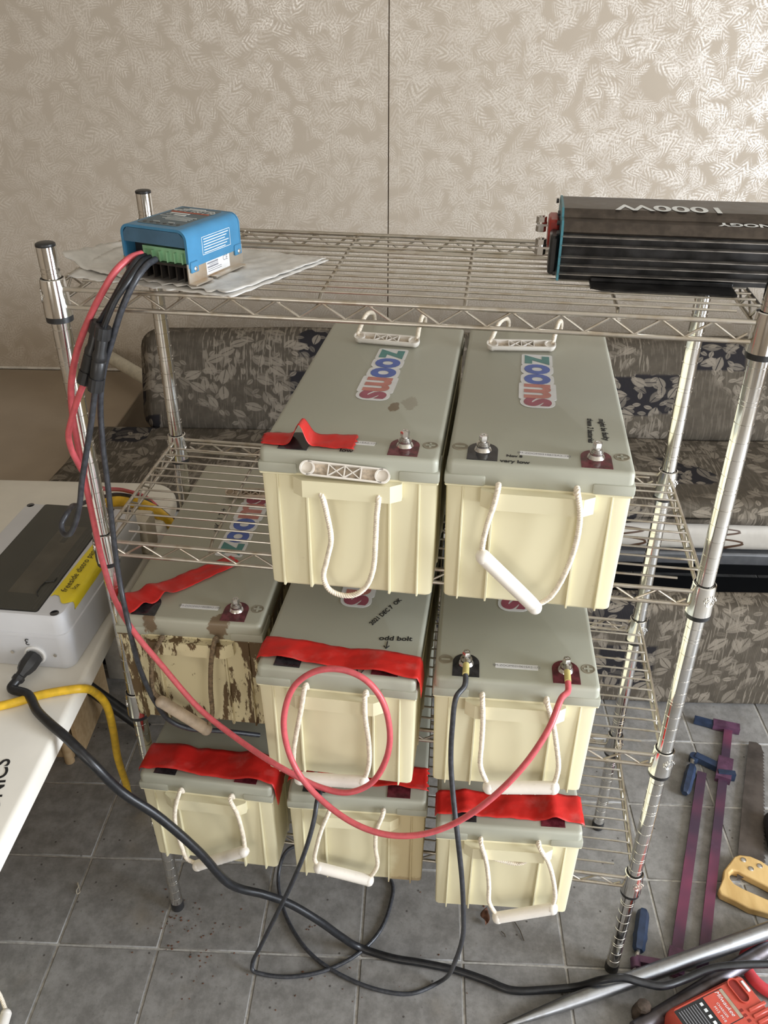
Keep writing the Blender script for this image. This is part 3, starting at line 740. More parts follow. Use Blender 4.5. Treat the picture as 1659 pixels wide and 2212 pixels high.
def grip_mesh(mat):
    # moulded nylon grip: rounded half-tube, hollow and cross-ribbed on the other side; runs along x, round side to -z... open side +z
    b = MB(); L = 0.118; n = 14; r = 0.0098
    prof = [(-r, 0.0035)] + [(-r * math.cos(math.pi * i / n), -r * 1.0 * math.sin(math.pi * i / n)) for i in range(n + 1)] + [(r, 0.0035)]
    inn = [((r - 0.0022) * math.cos(math.pi * i / n), -(r - 0.0022) * math.sin(math.pi * i / n)) for i in range(n + 1)]
    ring2 = prof + [(r - 0.0022, 0.0035)] + inn + [(-(r - 0.0022), 0.0035)]
    rings = []
    for s in (-1, 1):
        rings.append([(s * (L / 2 - 0.0105), y, z_) for y, z_ in ring2])
    b.loft([[(p[0], p[1], p[2]) for p in rg] for rg in rings], False, False)
    for s in (-1, 1):   # rounded ends with the rope hole
        o2 = []
        for q, zz in ((1.0, 0.0035), (1.0, -0.0015), (0.86, -0.0060), (0.55, -0.0092), (0.15, -0.0099)):
            o2.append([(s * (L / 2 - 0.0105) + r * q * math.cos(2 * math.pi * i / 24), r * q * math.sin(2 * math.pi * i / 24), zz) for i in range(24)])
        inner = [[(s * (L / 2 - 0.0105) + (r - 0.0022) * math.cos(2 * math.pi * i / 24), (r - 0.0022) * math.sin(2 * math.pi * i / 24), zz) for i in range(24)] for zz in (0.0035, -0.001)]
        b.loft([r_ for r_ in inner[::-1]] + o2, True, True)
    for x in (-0.021, 0.0, 0.021): b.box((x, 0, -0.001), (0.0014, 2 * r - 0.002, 0.0085))
    for x in (-0.0105, 0.0105):
        for s in (-1, 1):
            Mx = Matrix.Translation((x, 0, -0.001)) @ Matrix.Rotation(s * 0.62, 4, 'Z'); b.box((0, 0, 0), (0.0235, 0.0012, 0.008), Mx)
    return b.mesh('grip', mat, 40)
GRIP = {k_: grip_mesh(M[k_]) for k_ in ('grip', 'grip_dirty')}
gripfloor = MB().box((0, 0, -0.0035), (0.096, 0.0150, 0.0012)).mesh('grip_recess', M['griptan'], None)

BAT = {'AL': (.4096, -.0904, .9487, -.014), 'AR': (.6553, -.0908, .9487, -.015), 'BL': (.1413, -.0485, .616, .024), 'BM': (.3932, -.1386, .616, -.015),
       'BR': (.6541, -.1228, .616, .029), 'CL': (.1469, -.0893, .2984, -.008), 'CM': (.4122, -.0892, .2984, .049), 'CR': (.6686, -.1175, .2984, .051)}
def make_logo():
    cols = (('z', 'teal'), ('o', 'blue'), ('o', 'blue'), ('m', 'salmon'), ('s', 'maroon'))
    SZ = 0.074; fr_, bk_, wd = [], MB(), []
    raw = [text_mesh(ch, SZ, M[mt], offset=0.0030) for ch, mt in cols]
    bkk = [text_mesh(ch, SZ, M['white'], offset=0.0085) for ch, mt in cols]
    ext = [(min(v.co.x for v in m_.vertices), max(v.co.x for v in m_.vertices)) for m_ in raw]
    tot = sum(e_[1] - e_[0] for e_ in ext); k = 0.204 / tot; x = -0.102
    for i, (m_, bm_, e_) in enumerate(zip(raw, bkk, ext)):
        yc = (min(v.co.y for v in m_.vertices) + max(v.co.y for v in m_.vertices)) / 2
        dx = x - e_[0] * k; x += (e_[1] - e_[0]) * k
        f_ = MB().add([(v.co.x * k + dx, v.co.y - yc, 0.0006 + 0.0001 * (i % 2)) for v in m_.vertices], [tuple(p.vertices) for p in m_.polygons])
        fr_.append(f_.mesh('logo_letter', M[cols[i][1]], None))
        yb0 = min(v.co.y for v in bm_.vertices); yb1 = max(v.co.y for v in bm_.vertices)
        cxm, cym = (e_[0] + e_[1]) / 2 * k + dx, 0.0
        bk_.prism(rrect((e_[1] - e_[0]) * k + 0.009, (yb1 - yb0) - 0.001, 0.0165 if cols[i][0] in 'os' else 0.005, 5, cxm, cym), 0.0, 0.0003 + 0.00002 * i)
    return bk_.mesh('logo_sticker', M['white'], None), fr_
LOGO_BACK, LOGO_LETTERS = make_logo()
class Bat:
    def __init__(s, key, pos, label, case='case', lid='lid', rope='rope', grip='grip'):
        s.x, s.y, s.z, s.a = pos; s.key = key
        s.o = empty('battery', (s.x, s.y, s.z), s.a); tag(s.o, label, 'battery', 'lead batteries with rope handles')
        ob('case', CASES[case], s.o); s.lid = ob('lid', LIDS[lid], s.o)
        s.rm = M[rope]; s.gk = grip
        s.inv = (Matrix.Translation((s.x, s.y, s.z)) @ Matrix.Rotation(s.a, 4, 'Z')).inverted()
    def w(s, lx, ly, lz): return s.inv.inverted() @ Vector((lx, ly, lz))
    def L(s, p): return s.inv @ p
    def fr(s, px, py, ly=-0.0175):   # a point seen at this pixel on the plane ly in front of the case
        d = (s.inv.to_3x3() @ ray(px, py)); c = s.inv @ CAM_POS; return c + d * ((ly - c.y) / d.y)
    def tp(s, px, py, lz=BH): return s.inv @ AZ(px, py, s.z + lz)
    def term(s, sx, bolt=True, y=0.009):
        neg = sx < 0; p = ob('terminal_plate', PLB if neg else PLR, s.o); p.location = (-0.0735 if neg else 0.0705, y, BH)
        p['label'] = 'black terminal plate' if neg else 'maroon terminal plate'
        if bolt: q = ob('terminal_bolt', BOLT, s.o); q.location = (-0.0735 if neg else 0.0705, y + 0.029, BH)
    def mark(s, sx):
        d_ = ob('polarity_mark', discm, s.o); d_.location = (0.1035 * sx, 0.0435, BH)
        ob('plus' if sx > 0 else 'minus', plusm if sx > 0 else minm, d_)
    def serial(s, body, x=0.005, y=0.036, rz=-0.03):
        k = ob('serial_sticker', stickm, s.o); k.location = (x, y, BH); k.rotation_euler = (0, 0, rz)
        text('serial_print', body, 0.0062, M['greyink'], k, (0, 0, 0.0006))
    def logo(s, y=0.29, x=0.0, flip=False, skew=0.0):
        g = ob('logo_sticker', LOGO_BACK, s.o); g.location = (x, y, BH + 0.0005); g.rotation_euler = (0, 0, R(90 if flip else -90) + skew)
        for me in LOGO_LETTERS: ob('logo_letter', me, g)
    def rope(s, pts):
        MB().rope(catmull(pts, 10), 0.0038, 0.0105).build('rope', s.rm, s.o, 60)
    def grip(s, a, b, up=Vector((0, -1, 0)), open_=False):
        x = (b - a).normalized(); zdir = up - x * up.dot(x); zdir.normalize()
        if not open_: zdir = -zdir
        y = zdir.cross(x)
        m = Matrix((x, y, zdir)).transposed().to_4x4(); m.translation = (a + b) / 2
        g = ob('grip', GRIP[s.gk], s.o); g.matrix_local = m
        sc = ((b - a).length + 0.012) / 0.118; g.scale = (max(0.85, min(1.2, sc)), 1, 1)
        if open_: ob('grip_recess', gripfloor, g)
    def handle(s, left, right, ga, gb, gl=-0.021):
        hz = LZ - 0.004
        A, B_ = s.fr(*ga, gl), s.fr(*gb, gl)
        def side(lst, end):
            p = [s.fr(px, py, -0.0175) for px, py in lst]
            top = p[0]; hole = Vector((top.x, -0.006, top.z + 0.001)); q = [Vector((top.x, 0.0, top.z - 0.012)), hole, Vector((top.x, -0.0145, top.z + 0.0015))] + p[1:] + [end]
            s.rope(q)
        ax = (B_ - A).normalized()
        side(left, A + ax * 0.003 + Vector((0, 0.004, 0))); side(right, B_ - ax * 0.003 + Vector((0, 0.004, 0)))
        s.grip(A, B_, Vector((0, -1, 0.25)))
    def tape(s, quad, hump=None, name='red_tape', nu=44, nv=9, rise=0.0016, wr=0.0022, mat='redtape', seed=0.0, drop=None):
        # quad: four corner points (local x,y) near-left, near-right, far-right, far-left lying on the lid
        b = MB(); vs_ = []; fs = []
        a0, a1, a2, a3 = [Vector((p[0], p[1], 0)) for p in quad]
        for i in range(nu + 1):
            for j in range(nv + 1):
                u, v = i / nu, j / nv
                p = (a0.lerp(a1, u)).lerp(a3.lerp(a2, u), v)
                nz = mnoise.noise(Vector((u * 7 + seed, v * 2.2, seed))) + 0.5 * mnoise.noise(Vector((u * 19 + seed, v * 5, 3 + seed)))
                z_ = BH + rise + wr * (0.6 + nz)
                if hump:
                    for hu, hw, hh in hump: z_ += hh * math.exp(-((u - hu) / hw) ** 2) * (1.0 - 0.25 * v)
                p.y += 0.0022 * mnoise.noise(Vector((u * 9 + seed, v * 1.0 + 5, 1)))
                if i in (0, nu): p.x += 0.002 * math.sin(j * 2.6 + seed)
                ov = abs(p.x) - (0.119)
                if ov > 0:
                    z_ = BH + rise - ov * 1.0; p.x = math.copysign(0.1215 + 0.12 * ov, p.x)
                vs_.append((p.x, p.y, z_))
        for i in range(nu):
            for j in range(nv):
                q = i * (nv + 1) + j; fs.append((q, q + nv + 1, q + nv + 2, q + 1))
        b.add(vs_, fs); me = b.mesh(name, M[mat], 80); o = ob(name, me, s.o)
        sm = o.modifiers.new('thickness', 'SOLIDIFY'); sm.thickness = 0.0003; sm.offset = 1
        return o
    def write(s, body, px, py, size, rz=0.0, **k):
        k.setdefault('offset', 0.00035); size *= 1.08
        p = s.tp(px, py); text('marker_writing', body, size, M['marker'], s.o, (p.x, p.y, BH + 0.0006), (0, 0, rz), **k)
B = {}
lab = {'AL': 'upper-shelf battery with a bowed strip of red tape and grip on the lid edge',
       'AR': 'battery at the right of the upper shelf, two bare bolts and slanting white grip',
       'BL': 'mud-stained battery with brown ropes at the left of the middle shelf',
       'BM': 'middle battery of the middle shelf, red cable looped in front of its handle',
       'BR': 'battery with black and red cables bolted on, right of the middle shelf',
       'CL': 'bottom-shelf battery at left under a wide crinkled red tape',
       'CM': 'middle battery of the bottom shelf with the brown-tinged case corner',
       'CR': 'bottom-shelf battery at right, wide red tape and a rope loop below its ledge'}
for k_, pos in BAT.items():
    dirty = k_ == 'BL'
    B[k_] = Bat(k_, pos, lab[k_], 'case_dirty' if dirty else 'case_brown' if k_ == 'CM' else 'case', 'lid_stain' if k_ == 'AL' else 'lid_muddy' if dirty else 'lid', 'rope_dirty' if dirty else 'rope', 'grip_dirty' if dirty else 'grip')
for k_ in B:
    B[k_].mark(1); B[k_].mark(-1)
# --- upper left
q = B['AL']; q.term(-1, False, 0.006); q.term(1); q.serial('SM-ZOOMS210615A2-171', 0.0, 0.038); q.logo(0.282, 0.006, skew=-0.03)
q.tape([(-0.117, 0.012), (0.006, 0.014), (0.006, 0.056), (-0.120, 0.046)], hump=[(0.42, 0.075, 0.030)], seed=1.0, wr=0.0012)
q.write('low', 748, 974, 0.011); q.write('Nov 8', 741, 966, 0.009)
q.rope([Vector((-0.043, 0.002, LZ - 0.030))] + [q.fr(x, y, -0.012) for x, y in ((694, 1068), (706, 1110), (715, 1165), (706, 1210), (699, 1245), (710, 1272), (735, 1285), (765, 1285), (790, 1268), (806, 1230), (811, 1170), (814, 1110), (818, 1072))] + [Vector((0.037, 0.002, LZ - 0.030))])
g0, g1 = q.fr(656, 1010, -0.006), q.fr(834, 1030, -0.006); q.grip(g0, g1, Vector((0, -0.75, 0.66)), True)
def rear_handle(q, a, b, r1, r2):
    A, B_ = q.tp(*a, BH + 0.011), q.tp(*b, BH + 0.011); q.grip(A, B_, Vector((0, -0.35, 1)), True)
    for p, r in ((A, r1), (B_, r2)):
        e = Vector((r, BLEN + 0.006, BH - 0.02)); m_ = p.lerp(e, 0.5); m_.z = BH + 0.030
        q.rope([p + Vector((0, 0.004, 0.002)), m_, Vector((r, BLEN + 0.004, BH + 0.012)), e, Vector((r, BLEN + 0.006, LZ - 0.01))])
rear_handle(q, (772, 727), (900, 738), -0.046, 0.046)
# --- upper right
q = B['AR']; q.term(-1); q.term(1); q.serial('SM-ZOOMS210615A2-193'); q.logo(0.288, -0.002)
q.write('Nov 8', 1111, 986, 0.0075); q.write('very low', 1112, 998, 0.0098, -0.02)
q.write('these 2 batteries', 1275, 930, 0.0105, R(-92), shear=0.2); q.write('might be faulty', 1304, 928, 0.0105, R(-88), shear=0.2)
q.handle([(1076, 1058), (1067, 1090), (1052, 1135), (1042, 1180)], [(1247, 1066), (1253, 1110), (1245, 1170), (1222, 1235), (1190, 1288)], (1038, 1198), (1160, 1316))
rear_handle(q, (1058, 744), (1194, 746), -0.052, 0.040)
# --- middle left (mud-stained)
q = B['BL']; q.term(-1, False); q.term(1); q.serial('SM-ZOOMS210608A2-194', 0.01, 0.039, 0.0); q.logo(0.29, 0.02, flip=True, skew=-0.03)
q.tape([(-0.092, 0.008), (0.046, 0.163), (0.022, 0.184), (-0.137, 0.032)], hump=[(0.30, 0.05, 0.010), (0.12, 0.05, 0.008)], seed=4.0)
text('marker_writing', 'OK  1 2 +', 0.02, M['marker'], q.o, (-0.028, 0.30, BH + .0006), (0, 0, R(95)), shear=.2)
q.handle([(345, 1388), (331, 1420), (327, 1460), (332, 1495)], [(462, 1390), (456, 1430), (455, 1490), (458, 1545)], (344, 1513), (450, 1578))
g0, g1 = q.tp(494, 1064, BH + .011), q.tp(590, 1066, BH + .011); q.grip(g0, g1, Vector((0, -0.3, 1)), True)
# --- middle
q = B['BM']; q.term(-1, False, 0.008); q.term(1, False, 0.010); q.logo(0.268, 0.0)
q.tape([(-0.128, 0.022), (0.150, 0.004), (0.150, 0.052), (-0.124, 0.066)], hump=[(0.18, 0.10, 0.006), (0.68, 0.10, 0.006)], seed=7.0, wr=0.0030)
q.write('2021 DEC 7  OK', 833, 1322, 0.0105, R(62), shear=0.2); q.write('odd bolt', 854, 1380, 0.0135, R(6), shear=.1)
a_ = q.tp(835, 1397)
MB().tube([Vector((a_.x, a_.y + .012, BH + .0005)), Vector((a_.x, a_.y - .004, BH + .0005))], 0.0008, 6).tube([Vector((a_.x - .004, a_.y + .001, BH + .0005)), Vector((a_.x, a_.y - .005, BH + .0005)), Vector((a_.x + .004, a_.y + .002, BH + .0005))], 0.0008, 6).build('marker_arrow', M['marker'], q.o)
MB().tube([q.tp(771, 1447, BH + .0005), q.tp(776, 1459, BH + .0005), q.tp(791, 1441, BH + .0005)], 0.0009, 6).build('marker_tick', M['marker'], q.o)
q.handle([(657, 1492), (651, 1530), (641, 1580), (634, 1630), (636, 1660)], [(788, 1508), (789, 1550), (796, 1600), (797, 1650)], (643, 1681), (790, 1690))
# --- middle right
q = B['BR']; q.term(-1); q.term(1); q.serial('SM-ZOOMS210615A2-172', 0.0, 0.038, 0.0); q.logo(0.275, 0.0)
q.handle([(1042, 1513), (1043, 1560), (1040, 1610), (1038, 1655)], [(1182, 1523), (1194, 1560), (1202, 1610), (1206, 1660)], (1050, 1701), (1201, 1702))
# --- bottom left
q = B['CL']; q.term(-1, False); q.term(1, False)
q.tape([(-0.126, 0.016), (0.165, 0.006), (0.150, 0.072), (-0.128, 0.072)], hump=[(0.22, 0.09, 0.008), (0.72, 0.09, 0.010)], seed=11.0, wr=0.0042)
q.handle([(386, 1718), (378, 1750), (380, 1790), (393, 1830), (405, 1856)], [(496, 1731), (511, 1755), (522, 1790), (527, 1815)], (423, 1871), (531, 1838))
# --- bottom middle
q = B['CM']; q.term(-1, True); q.term(1, False)
q.tape([(-0.126, 0.030), (0.118, 0.026), (0.118, 0.075), (-0.126, 0.078)], hump=[(0.2, 0.09, 0.008), (0.78, 0.09, 0.008)], seed=15.0)
q.handle([(711, 1756), (697, 1785), (685, 1825), (680, 1858)], [(827, 1763), (813, 1795), (811, 1830), (815, 1870)], (684, 1873), (801, 1903))
# --- bottom right
q = B['CR']; q.term(-1, False, 0.011); q.term(1, False, 0.012)
q.tape([(-0.124, 0.020), (0.126, 0.020), (0.122, 0.076), (-0.122, 0.068)], hump=[(0.2, 0.06, 0.010), (0.79, 0.06, 0.012)], seed=19.0, wr=0.0034)
q.handle([(1039, 1826), (1050, 1860), (1056, 1910), (1057, 1950)], [(1165, 1834), (1184, 1862), (1195, 1900), (1199, 1935)], (1070, 1983), (1198, 1962))
q.rope([q.fr(x, y, -0.005) for x, y in ((1052, 1838), (1064, 1852), (1088, 1860), (1115, 1865), (1135, 1860), (1144, 1846), (1140, 1835))])
# --- one more battery on the floor whose grip just reaches the picture's corner
hp = AZ(16, 2188, 0.010)
q9 = Bat('X', (hp.x - 0.115, hp.y - 0.06, 0.0, R(92)), 'battery on the floor, only its white grip showing in the lower left corner')
q9.term(-1); q9.term(1); q9.mark(1); q9.mark(-1)
e1 = q9.L(AZ(14, 2186, 0.012)); e0 = q9.L(AZ(-20, 2300, 0.012)); q9.grip(e0, e1, Vector((0, 0, 1)))
q9.rope([Vector((0.043, -0.006, LZ - 0.006)), Vector((0.045, -0.03, LZ - 0.02)), q9.L(AZ(-22, 2120, 0.06)), q9.L(AZ(0, 2150, 0.03)), e1])
q9.rope([Vector((-0.043, -0.006, LZ - 0.006)), Vector((-0.045, -0.03, LZ - 0.02)), q9.L(AZ(-60, 2240, 0.04)), e0])

# ================================================================== padded mailer and charge controller on the top shelf
ZT = 1.347
def sheet(name, quad, z, parent, mat, nu=46, nv=22, amp=0.0022, curl=None, seed=0.0, thick=0.0022, rag=0.0):
    a0, a1, a2, a3 = [Vector((p[0], p[1], 0)) for p in quad]; vs_ = []; fs = []
    for i in range(nu + 1):
        for j in range(nv + 1):
            u, v = i / nu, j / nv; p = a0.lerp(a1, u).lerp(a3.lerp(a2, u), v)
            zz = z + amp * (0.8 + mnoise.noise(Vector((p.x * 60 + seed, p.y * 60, seed))) + 0.6 * mnoise.noise(Vector((p.x * 150, p.y * 150 + seed, 2))))
            if curl: zz += curl(u, v)
            if rag:
                if i == 0: p.x += rag * mnoise.noise(Vector((j * .8, seed, 1)))
                if j == 0: p.y += rag * mnoise.noise(Vector((i * .5, seed, 4)))
            vs_.append((p.x, p.y, zz))
    for i in range(nu):
        for j in range(nv):
            k = i * (nv + 1) + j; fs.append((k, k + nv + 1, k + nv + 2, k + 1))
    o = ob(name, MB().add(vs_, fs).mesh(name, mat, 70), parent)
    sm = o.modifiers.new('thickness', 'SOLIDIFY'); sm.thickness = thick; sm.offset = 1; return o
en = empty('padded_mailer', (0, 0, 0)); tag(en, 'torn crumpled white padded mailer lying on the top shelf under the blue controller', 'mailer')
sheet('lower_sheet', [(0.012, 0.030), (0.256, -0.030), (0.345, 0.158), (0.052, 0.236)], ZT, en, M['poly'], amp=0.0016, seed=3, thick=0.001, rag=0.008,
      curl=lambda u, v: 0.010 * max(0, 0.10 - u) / 0.10 * math.sin(v * 3.1))
sheet('upper_sheet', [(-0.006, 0.062), (0.250, -0.026), (0.341, 0.157), (0.038, 0.240)], ZT + 0.0025, en, M['poly'], amp=0.0026, seed=9, thick=0.001, rag=0.010,
      curl=lambda u, v: 0.020 * max(0, 0.12 - u) / 0.12 * (1 - v) + 0.006 * math.sin(u * 9) * max(0, .2 - v))

CZ = 1.3545
ct = empty('charge_controller', (0.166, 0.064, CZ), R(-18)); tag(ct, 'bright blue solar charge controller with heat sink sitting on the white mailer', 'controller')
def uprof(w, zb, zt, r, n=6):
    p = [(-w, zb)] + [(-w + r - r * math.cos(R(90 * i / n)), zt - r + r * math.sin(R(90 * i / n))) for i in range(n + 1)]
    return p + [(-x, z_) for x, z_ in p[::-1]]
po = uprof(0.052, 0.021, 0.068, 0.013); pi_ = uprof(0.0485, 0.021, 0.0645, 0.010)
prof = po + pi_[::-1]
MB().loft([[(x, y, z_) for x, z_ in prof] for y in (0.058, -0.058)]).build('cover', M['ctlblue'], ct)
MB().loft([[(x, y, z_) for x, z_ in po] for y in (0.0595, 0.0565)]).build('back_panel', M['ctlblue'], ct)
MB().box((0, -0.036, 0.040), (0.096, 0.003, 0.046)).build('front_recess', M['blackplastic'], ct, angle=None)
lip = [(-0.0485, 0.044), (-0.0505, 0.062), (-0.036, 0.0665), (0.036, 0.0665), (0.0505, 0.062), (0.0485, 0.044)]
MB().loft([[(-0.0490, -0.0575, 0.046), (0.0490, -0.0575, 0.046), (0.0490, -0.040, 0.046), (-0.0490, -0.040, 0.046)], [(-0.0490, -0.0575, 0.056), (0.0490, -0.0575, 0.056), (0.0490, -0.040, 0.056), (-0.0490, -0.040, 0.056)], [(-0.041, -0.0580, 0.0640), (0.041, -0.0580, 0.0640), (0.041, -0.040, 0.0655), (-0.041, -0.040, 0.0655)]]).build('front_lip', M['liplue'], ct)
lb = MB().prism(rrect(0.066, 0.098, 0.004, 3, -0.002, 0.004), 0.0680, 0.0684).build('label_panel', M['ctlgrey'], ct)
text('lettering', 'MPPT 100 | 20', 0.0118, M['print'], lb, (-0.004, 0.034, 0.0688), offset=0.0003)
MB().box((-0.003, 0.0265, 0.0686), (0.060, 0.0042, 0.0004)).build('orange_band', M['orange'], lb, angle=None)
text('lettering', 'CE', 0.008, M['print'], lb, (-0.024, 0.010, 0.0688))
for k, (x, y, w, h) in enumerate(((0.0, 0.043, 0.050, 0.0022), (-0.006, 0.048, 0.026, 0.0022), (-0.013, 0.0185, 0.030, 0.0045), (-0.007, 0.0095, 0.018, 0.005), (-0.003, 0.001, 0.058, 0.0012), (0.004, -0.005, 0.040, 0.0012), (0.002, -0.010, 0.044, 0.0012), (0.006, -0.0155, 0.034, 0.0012), (-0.014, -0.030, 0.010, 0.0012), (0.010, -0.030, 0.010, 0.0012))):
    MB().box((x, y, 0.0686), (w, h, 0.0004)).build('print_line', M['print'], lb, angle=None)
for i in range(6): MB().lathe([(0.0026, 0.0684), (0.0026, 0.0688)], 12, Matrix.Translation((-0.027 + 0.0105 * i, -0.037, 0))).build('indicator_hole', M['blackplastic'], lb)
tbk = MB().box((0.010, -0.044, 0.033), (0.070, 0.014, 0.017))
for i in range(6): tbk.box((-0.0245 + 0.0118 * i + 0.0055, -0.0525, 0.031), (0.0016, 0.006, 0.013))
tbk.build('terminal_block', M['greenterm'], ct, angle=None)
MB().box((0, 0.0, 0.0225), (0.098, 0.114, 0.003)).build('heat_sink_base', M['fin'], ct, angle=None)
for i in range(8): MB().box((-0.044 + 0.0122 * i, 0.0, 0.012), (0.0018, 0.112, 0.019)).build('heat_sink_fin', M['fin'], ct, angle=None)
for s in (-1, 1):
    br = MB().box((s * 0.0505, 0.001, 0.014), (0.0018, 0.122, 0.025)).box((s * 0.0565, -0.042, 0.0014), (0.011, 0.036, 0.0018)).box((s * 0.0565, 0.018, 0.0014), (0.011, 0.068, 0.0018)).build('side_bracket', M['alu'], ct, angle=None)
    for y in (-0.048, 0.050):
        e = MB(); e.rbox((s * 0.0525, y, 0.0215), (0.003, 0.016, 0.014), 0.0012, 1); e.build('cover_ear', M['ctlblue'], ct)
        MB().lathe([(0.0031, 0), (0.0031, 0.0012), (0.0016, 0.002)], 12, Matrix.Translation((s * 0.054, y, 0.0195)) @ Matrix.Rotation(s * math.pi / 2, 4, 'Y')).build('screw', M['steel'], ct)
st_ = MB().box((0.0517, 0.004, 0.0125), (0.0004, 0.052, 0.017)).build('rating_sticker', M['white'], ct, angle=None)
for k, (y, z_, w, h) in enumerate(((-0.008, 0.0185, 0.024, 0.0022), (-0.008, 0.0135, 0.024, 0.0022), (-0.006, 0.0160, 0.020, 0.0008), (-0.004, 0.0105, 0.030, 0.0008), (-0.004, 0.0080, 0.030, 0.0008))):
    MB().box((0.0520, y, z_), (0.0003, w, h)).build('print_line', M['greyink'], st_, angle=None)
text('lettering', 'CE', 0.0095, M['greyink'], st_, (0.0521, 0.0205, 0.0175), (R(90), 0, R(90)))
for (y, z_, w, h) in ((0.004, 0.0535, 0.062, 0.0006), (0.004, 0.0315, 0.062, 0.0006), (-0.027, 0.0425, 0.0006, 0.0225), (0.035, 0.0425, 0.0006, 0.0225)) + tuple((0.004 - 0.002 * (k % 3), 0.0505 - 0.0034 * k, 0.055 - 0.004 * (k % 3), 0.0011) for k in range(6)):
    MB().box((0.0522, y, z_), (0.0003, w, h)).build('print_line', M['print'], ct, angle=None)

# ================================================================== inverter at the right of the top shelf
IX0, IY0, IZ0 = 0.662, 0.098, 1.3505
iv = empty('power_inverter', (IX0, IY0, IZ0), R(-1.2)); tag(iv, 'black and brown power inverter with finned side at right of the top shelf', 'inverter')
IL = 0.34
bodyp = [(0.004, 0.003), (0.002, 0.060), (-0.001, 0.0625), (0.006, 0.0745), (0.008, 0.0735), (0.024, 0.0755), (0.026, 0.0800), (0.034, 0.0850), (0.112, 0.0850), (0.128, 0.078), (0.132, 0.064), (0.130, 0.003)]
lowp = [(0.0005 + 0.004, 0.0), (0.003, 0.0615), (0.129, 0.0615), (0.128, 0.0)]
def exx(poly, x0, x1, nm, mat):
    return MB().loft([[(x0, y, z_) for y, z_ in poly], [(x1, y, z_) for y, z_ in poly]]).build(nm, mat, iv, 25)
exx(bodyp[1:-1], 0.003, IL, 'top_cover', M['invtop']); exx(lowp, 0.003, IL, 'body', M['invfin'])
for z_ in (0.0095, 0.0205, 0.0315, 0.0465, 0.0575): MB().rbox(((IL + 0.003) / 2, -0.0010, z_), (IL - 0.003, 0.013, 0.0013), 0.0004, 1).build('fin', M['finedge'], iv)
endp = [(y + (y - 0.065) * 0.03, z_ + 0.0008) for y, z_ in ([(-0.004, 0.0), (-0.004, 0.062)] + bodyp[3:-2] + [(0.134, 0.0)])]
exx(endp, 0.0005, 0.0035, 'end_plate', M['invedge'])
for (y, z_) in ((0.003, 0.060), (0.003, 0.008), (0.030, 0.079), (0.110, 0.079), (0.022, 0.0685)):
    MB().lathe([(0.0032, 0), (0.0032, 0.0035)], 10, Matrix.Translation((-0.001, y, z_)) @ Matrix.Rotation(-math.pi / 2, 4, 'Y')).build('screw', M['blackplastic'], iv)
MB().rbox((-0.007, 0.074, 0.046), (0.014, 0.052, 0.040), 0.003, 1).build('red_terminal_cover', M['redplastic'], iv)
MB().rbox((-0.006, 0.026, 0.030), (0.011, 0.044, 0.050), 0.003, 1).build('black_terminal_cover', M['blackplastic'], iv)
for y, z_ in ((0.086, 0.052), (0.026, 0.036)):
    tt = MB().box((-0.018, y, z_), (0.022, 0.014, 0.0028)).build('terminal_tab', M['steel'], iv, angle=None)
    b = MB(); hx = [(0.0072 * math.cos(R(60 * i)), 0.0072 * math.sin(R(60 * i))) for i in range(6)]
    mt_ = Matrix.Translation((-0.023, y, z_))
    b.prism(hx, 0.004, 0.0105, mt_); b.lathe([(0.0078, 0.0016), (0.0078, 0.004)], 16, mt_); b.lathe([(0.0035, 0.0105), (0.0035, 0.012)], 10, mt_)
    b.prism(hx, -0.0095, -0.0016, mt_); b.build('terminal_bolt', M['steel'], tt, 30)
fp = [(0.046, -0.028), (0.058, -0.036), (0.225, -0.036), (0.225, 0.004), (0.044, 0.004), (0.044, -0.030)]
MB().prism(fp, -0.0018, 0.0008).build('mounting_foot', M['invfin'], iv)
MB().rbox((0.135, 0.0, 0.0035), (0.18, 0.008, 0.006), 0.001, 1).build('foot_bend', M['invfin'], iv)
o = text('lettering', '1000W', 0.030, M['print'], iv, (0.140, 0.050, 0.0855), (0, 0, math.pi), offset=0.0006); o.scale = (1.55, 1.6, 1)
o = text('lettering', 'RENOGY', 0.0125, M['print'], iv, (0.242, 0.0155, 0.0752), (R(-7), 0, math.pi), offset=0.0004); o.scale = (1.8, 1.3, 1)
o = text('lettering', 'PURE SINE WAVE INVERTER', 0.0055, M['greyink'], iv, (0.085, 0.106, 0.0853), (0, 0, math.pi)); o.scale = (1.6, 1, 1)

# ================================================================== distribution enclosure on the table
ex = empty('distribution_box', (-0.0911, -0.0272, TZ), 0.0155); tag(ex, 'pale grey electrical enclosure with smoked window and yellow tape on the white table', 'enclosure')
cx_, cy_, w_, d_ = -0.0985, 0.161, 0.233, 0.348
def rr3(w, d, r, z_): return [(x, y, z_) for x, y in rrect(w, d, r, 5, cx_, cy_)]
MB().loft([rr3(w_ - .010, d_ - .010, .016, 0.0), rr3(w_ - .004, d_ - .004, .018, 0.004), rr3(w_, d_, .019, 0.069)]).build('base', M['enclosure'], ex, 40)
MB().loft([rr3(w_ + .003, d_ + .003, .020, 0.0695), rr3(w_ + .003, d_ + .003, .020, 0.0745), rr3(w_ - .001, d_ - .001, .019, 0.076), rr3(w_ - .004, d_ - .004, .018, 0.104), rr3(w_ - .012, d_ - .012, .016, 0.1105), rr3(w_ - .024, d_ - .024, .012, 0.112)]).build('cover', M['enclosure'], ex, 40)
MB().prism(rrect(0.139, 0.326, 0.003, 2, -0.0995, 0.163), 0.1065, 0.1132).build('window', M['smoke'], ex)
MB().prism(rrect(0.143, 0.330, 0.004, 2, -0.0995, 0.163), 0.1100, 0.1124).build('window_seal', M['blackplastic'], ex)
MB().box((-0.078, 0.150, 0.11262), (0.050, 0.210, 0.0003)).build('breaker_row', M['breaker'], ex, angle=None)
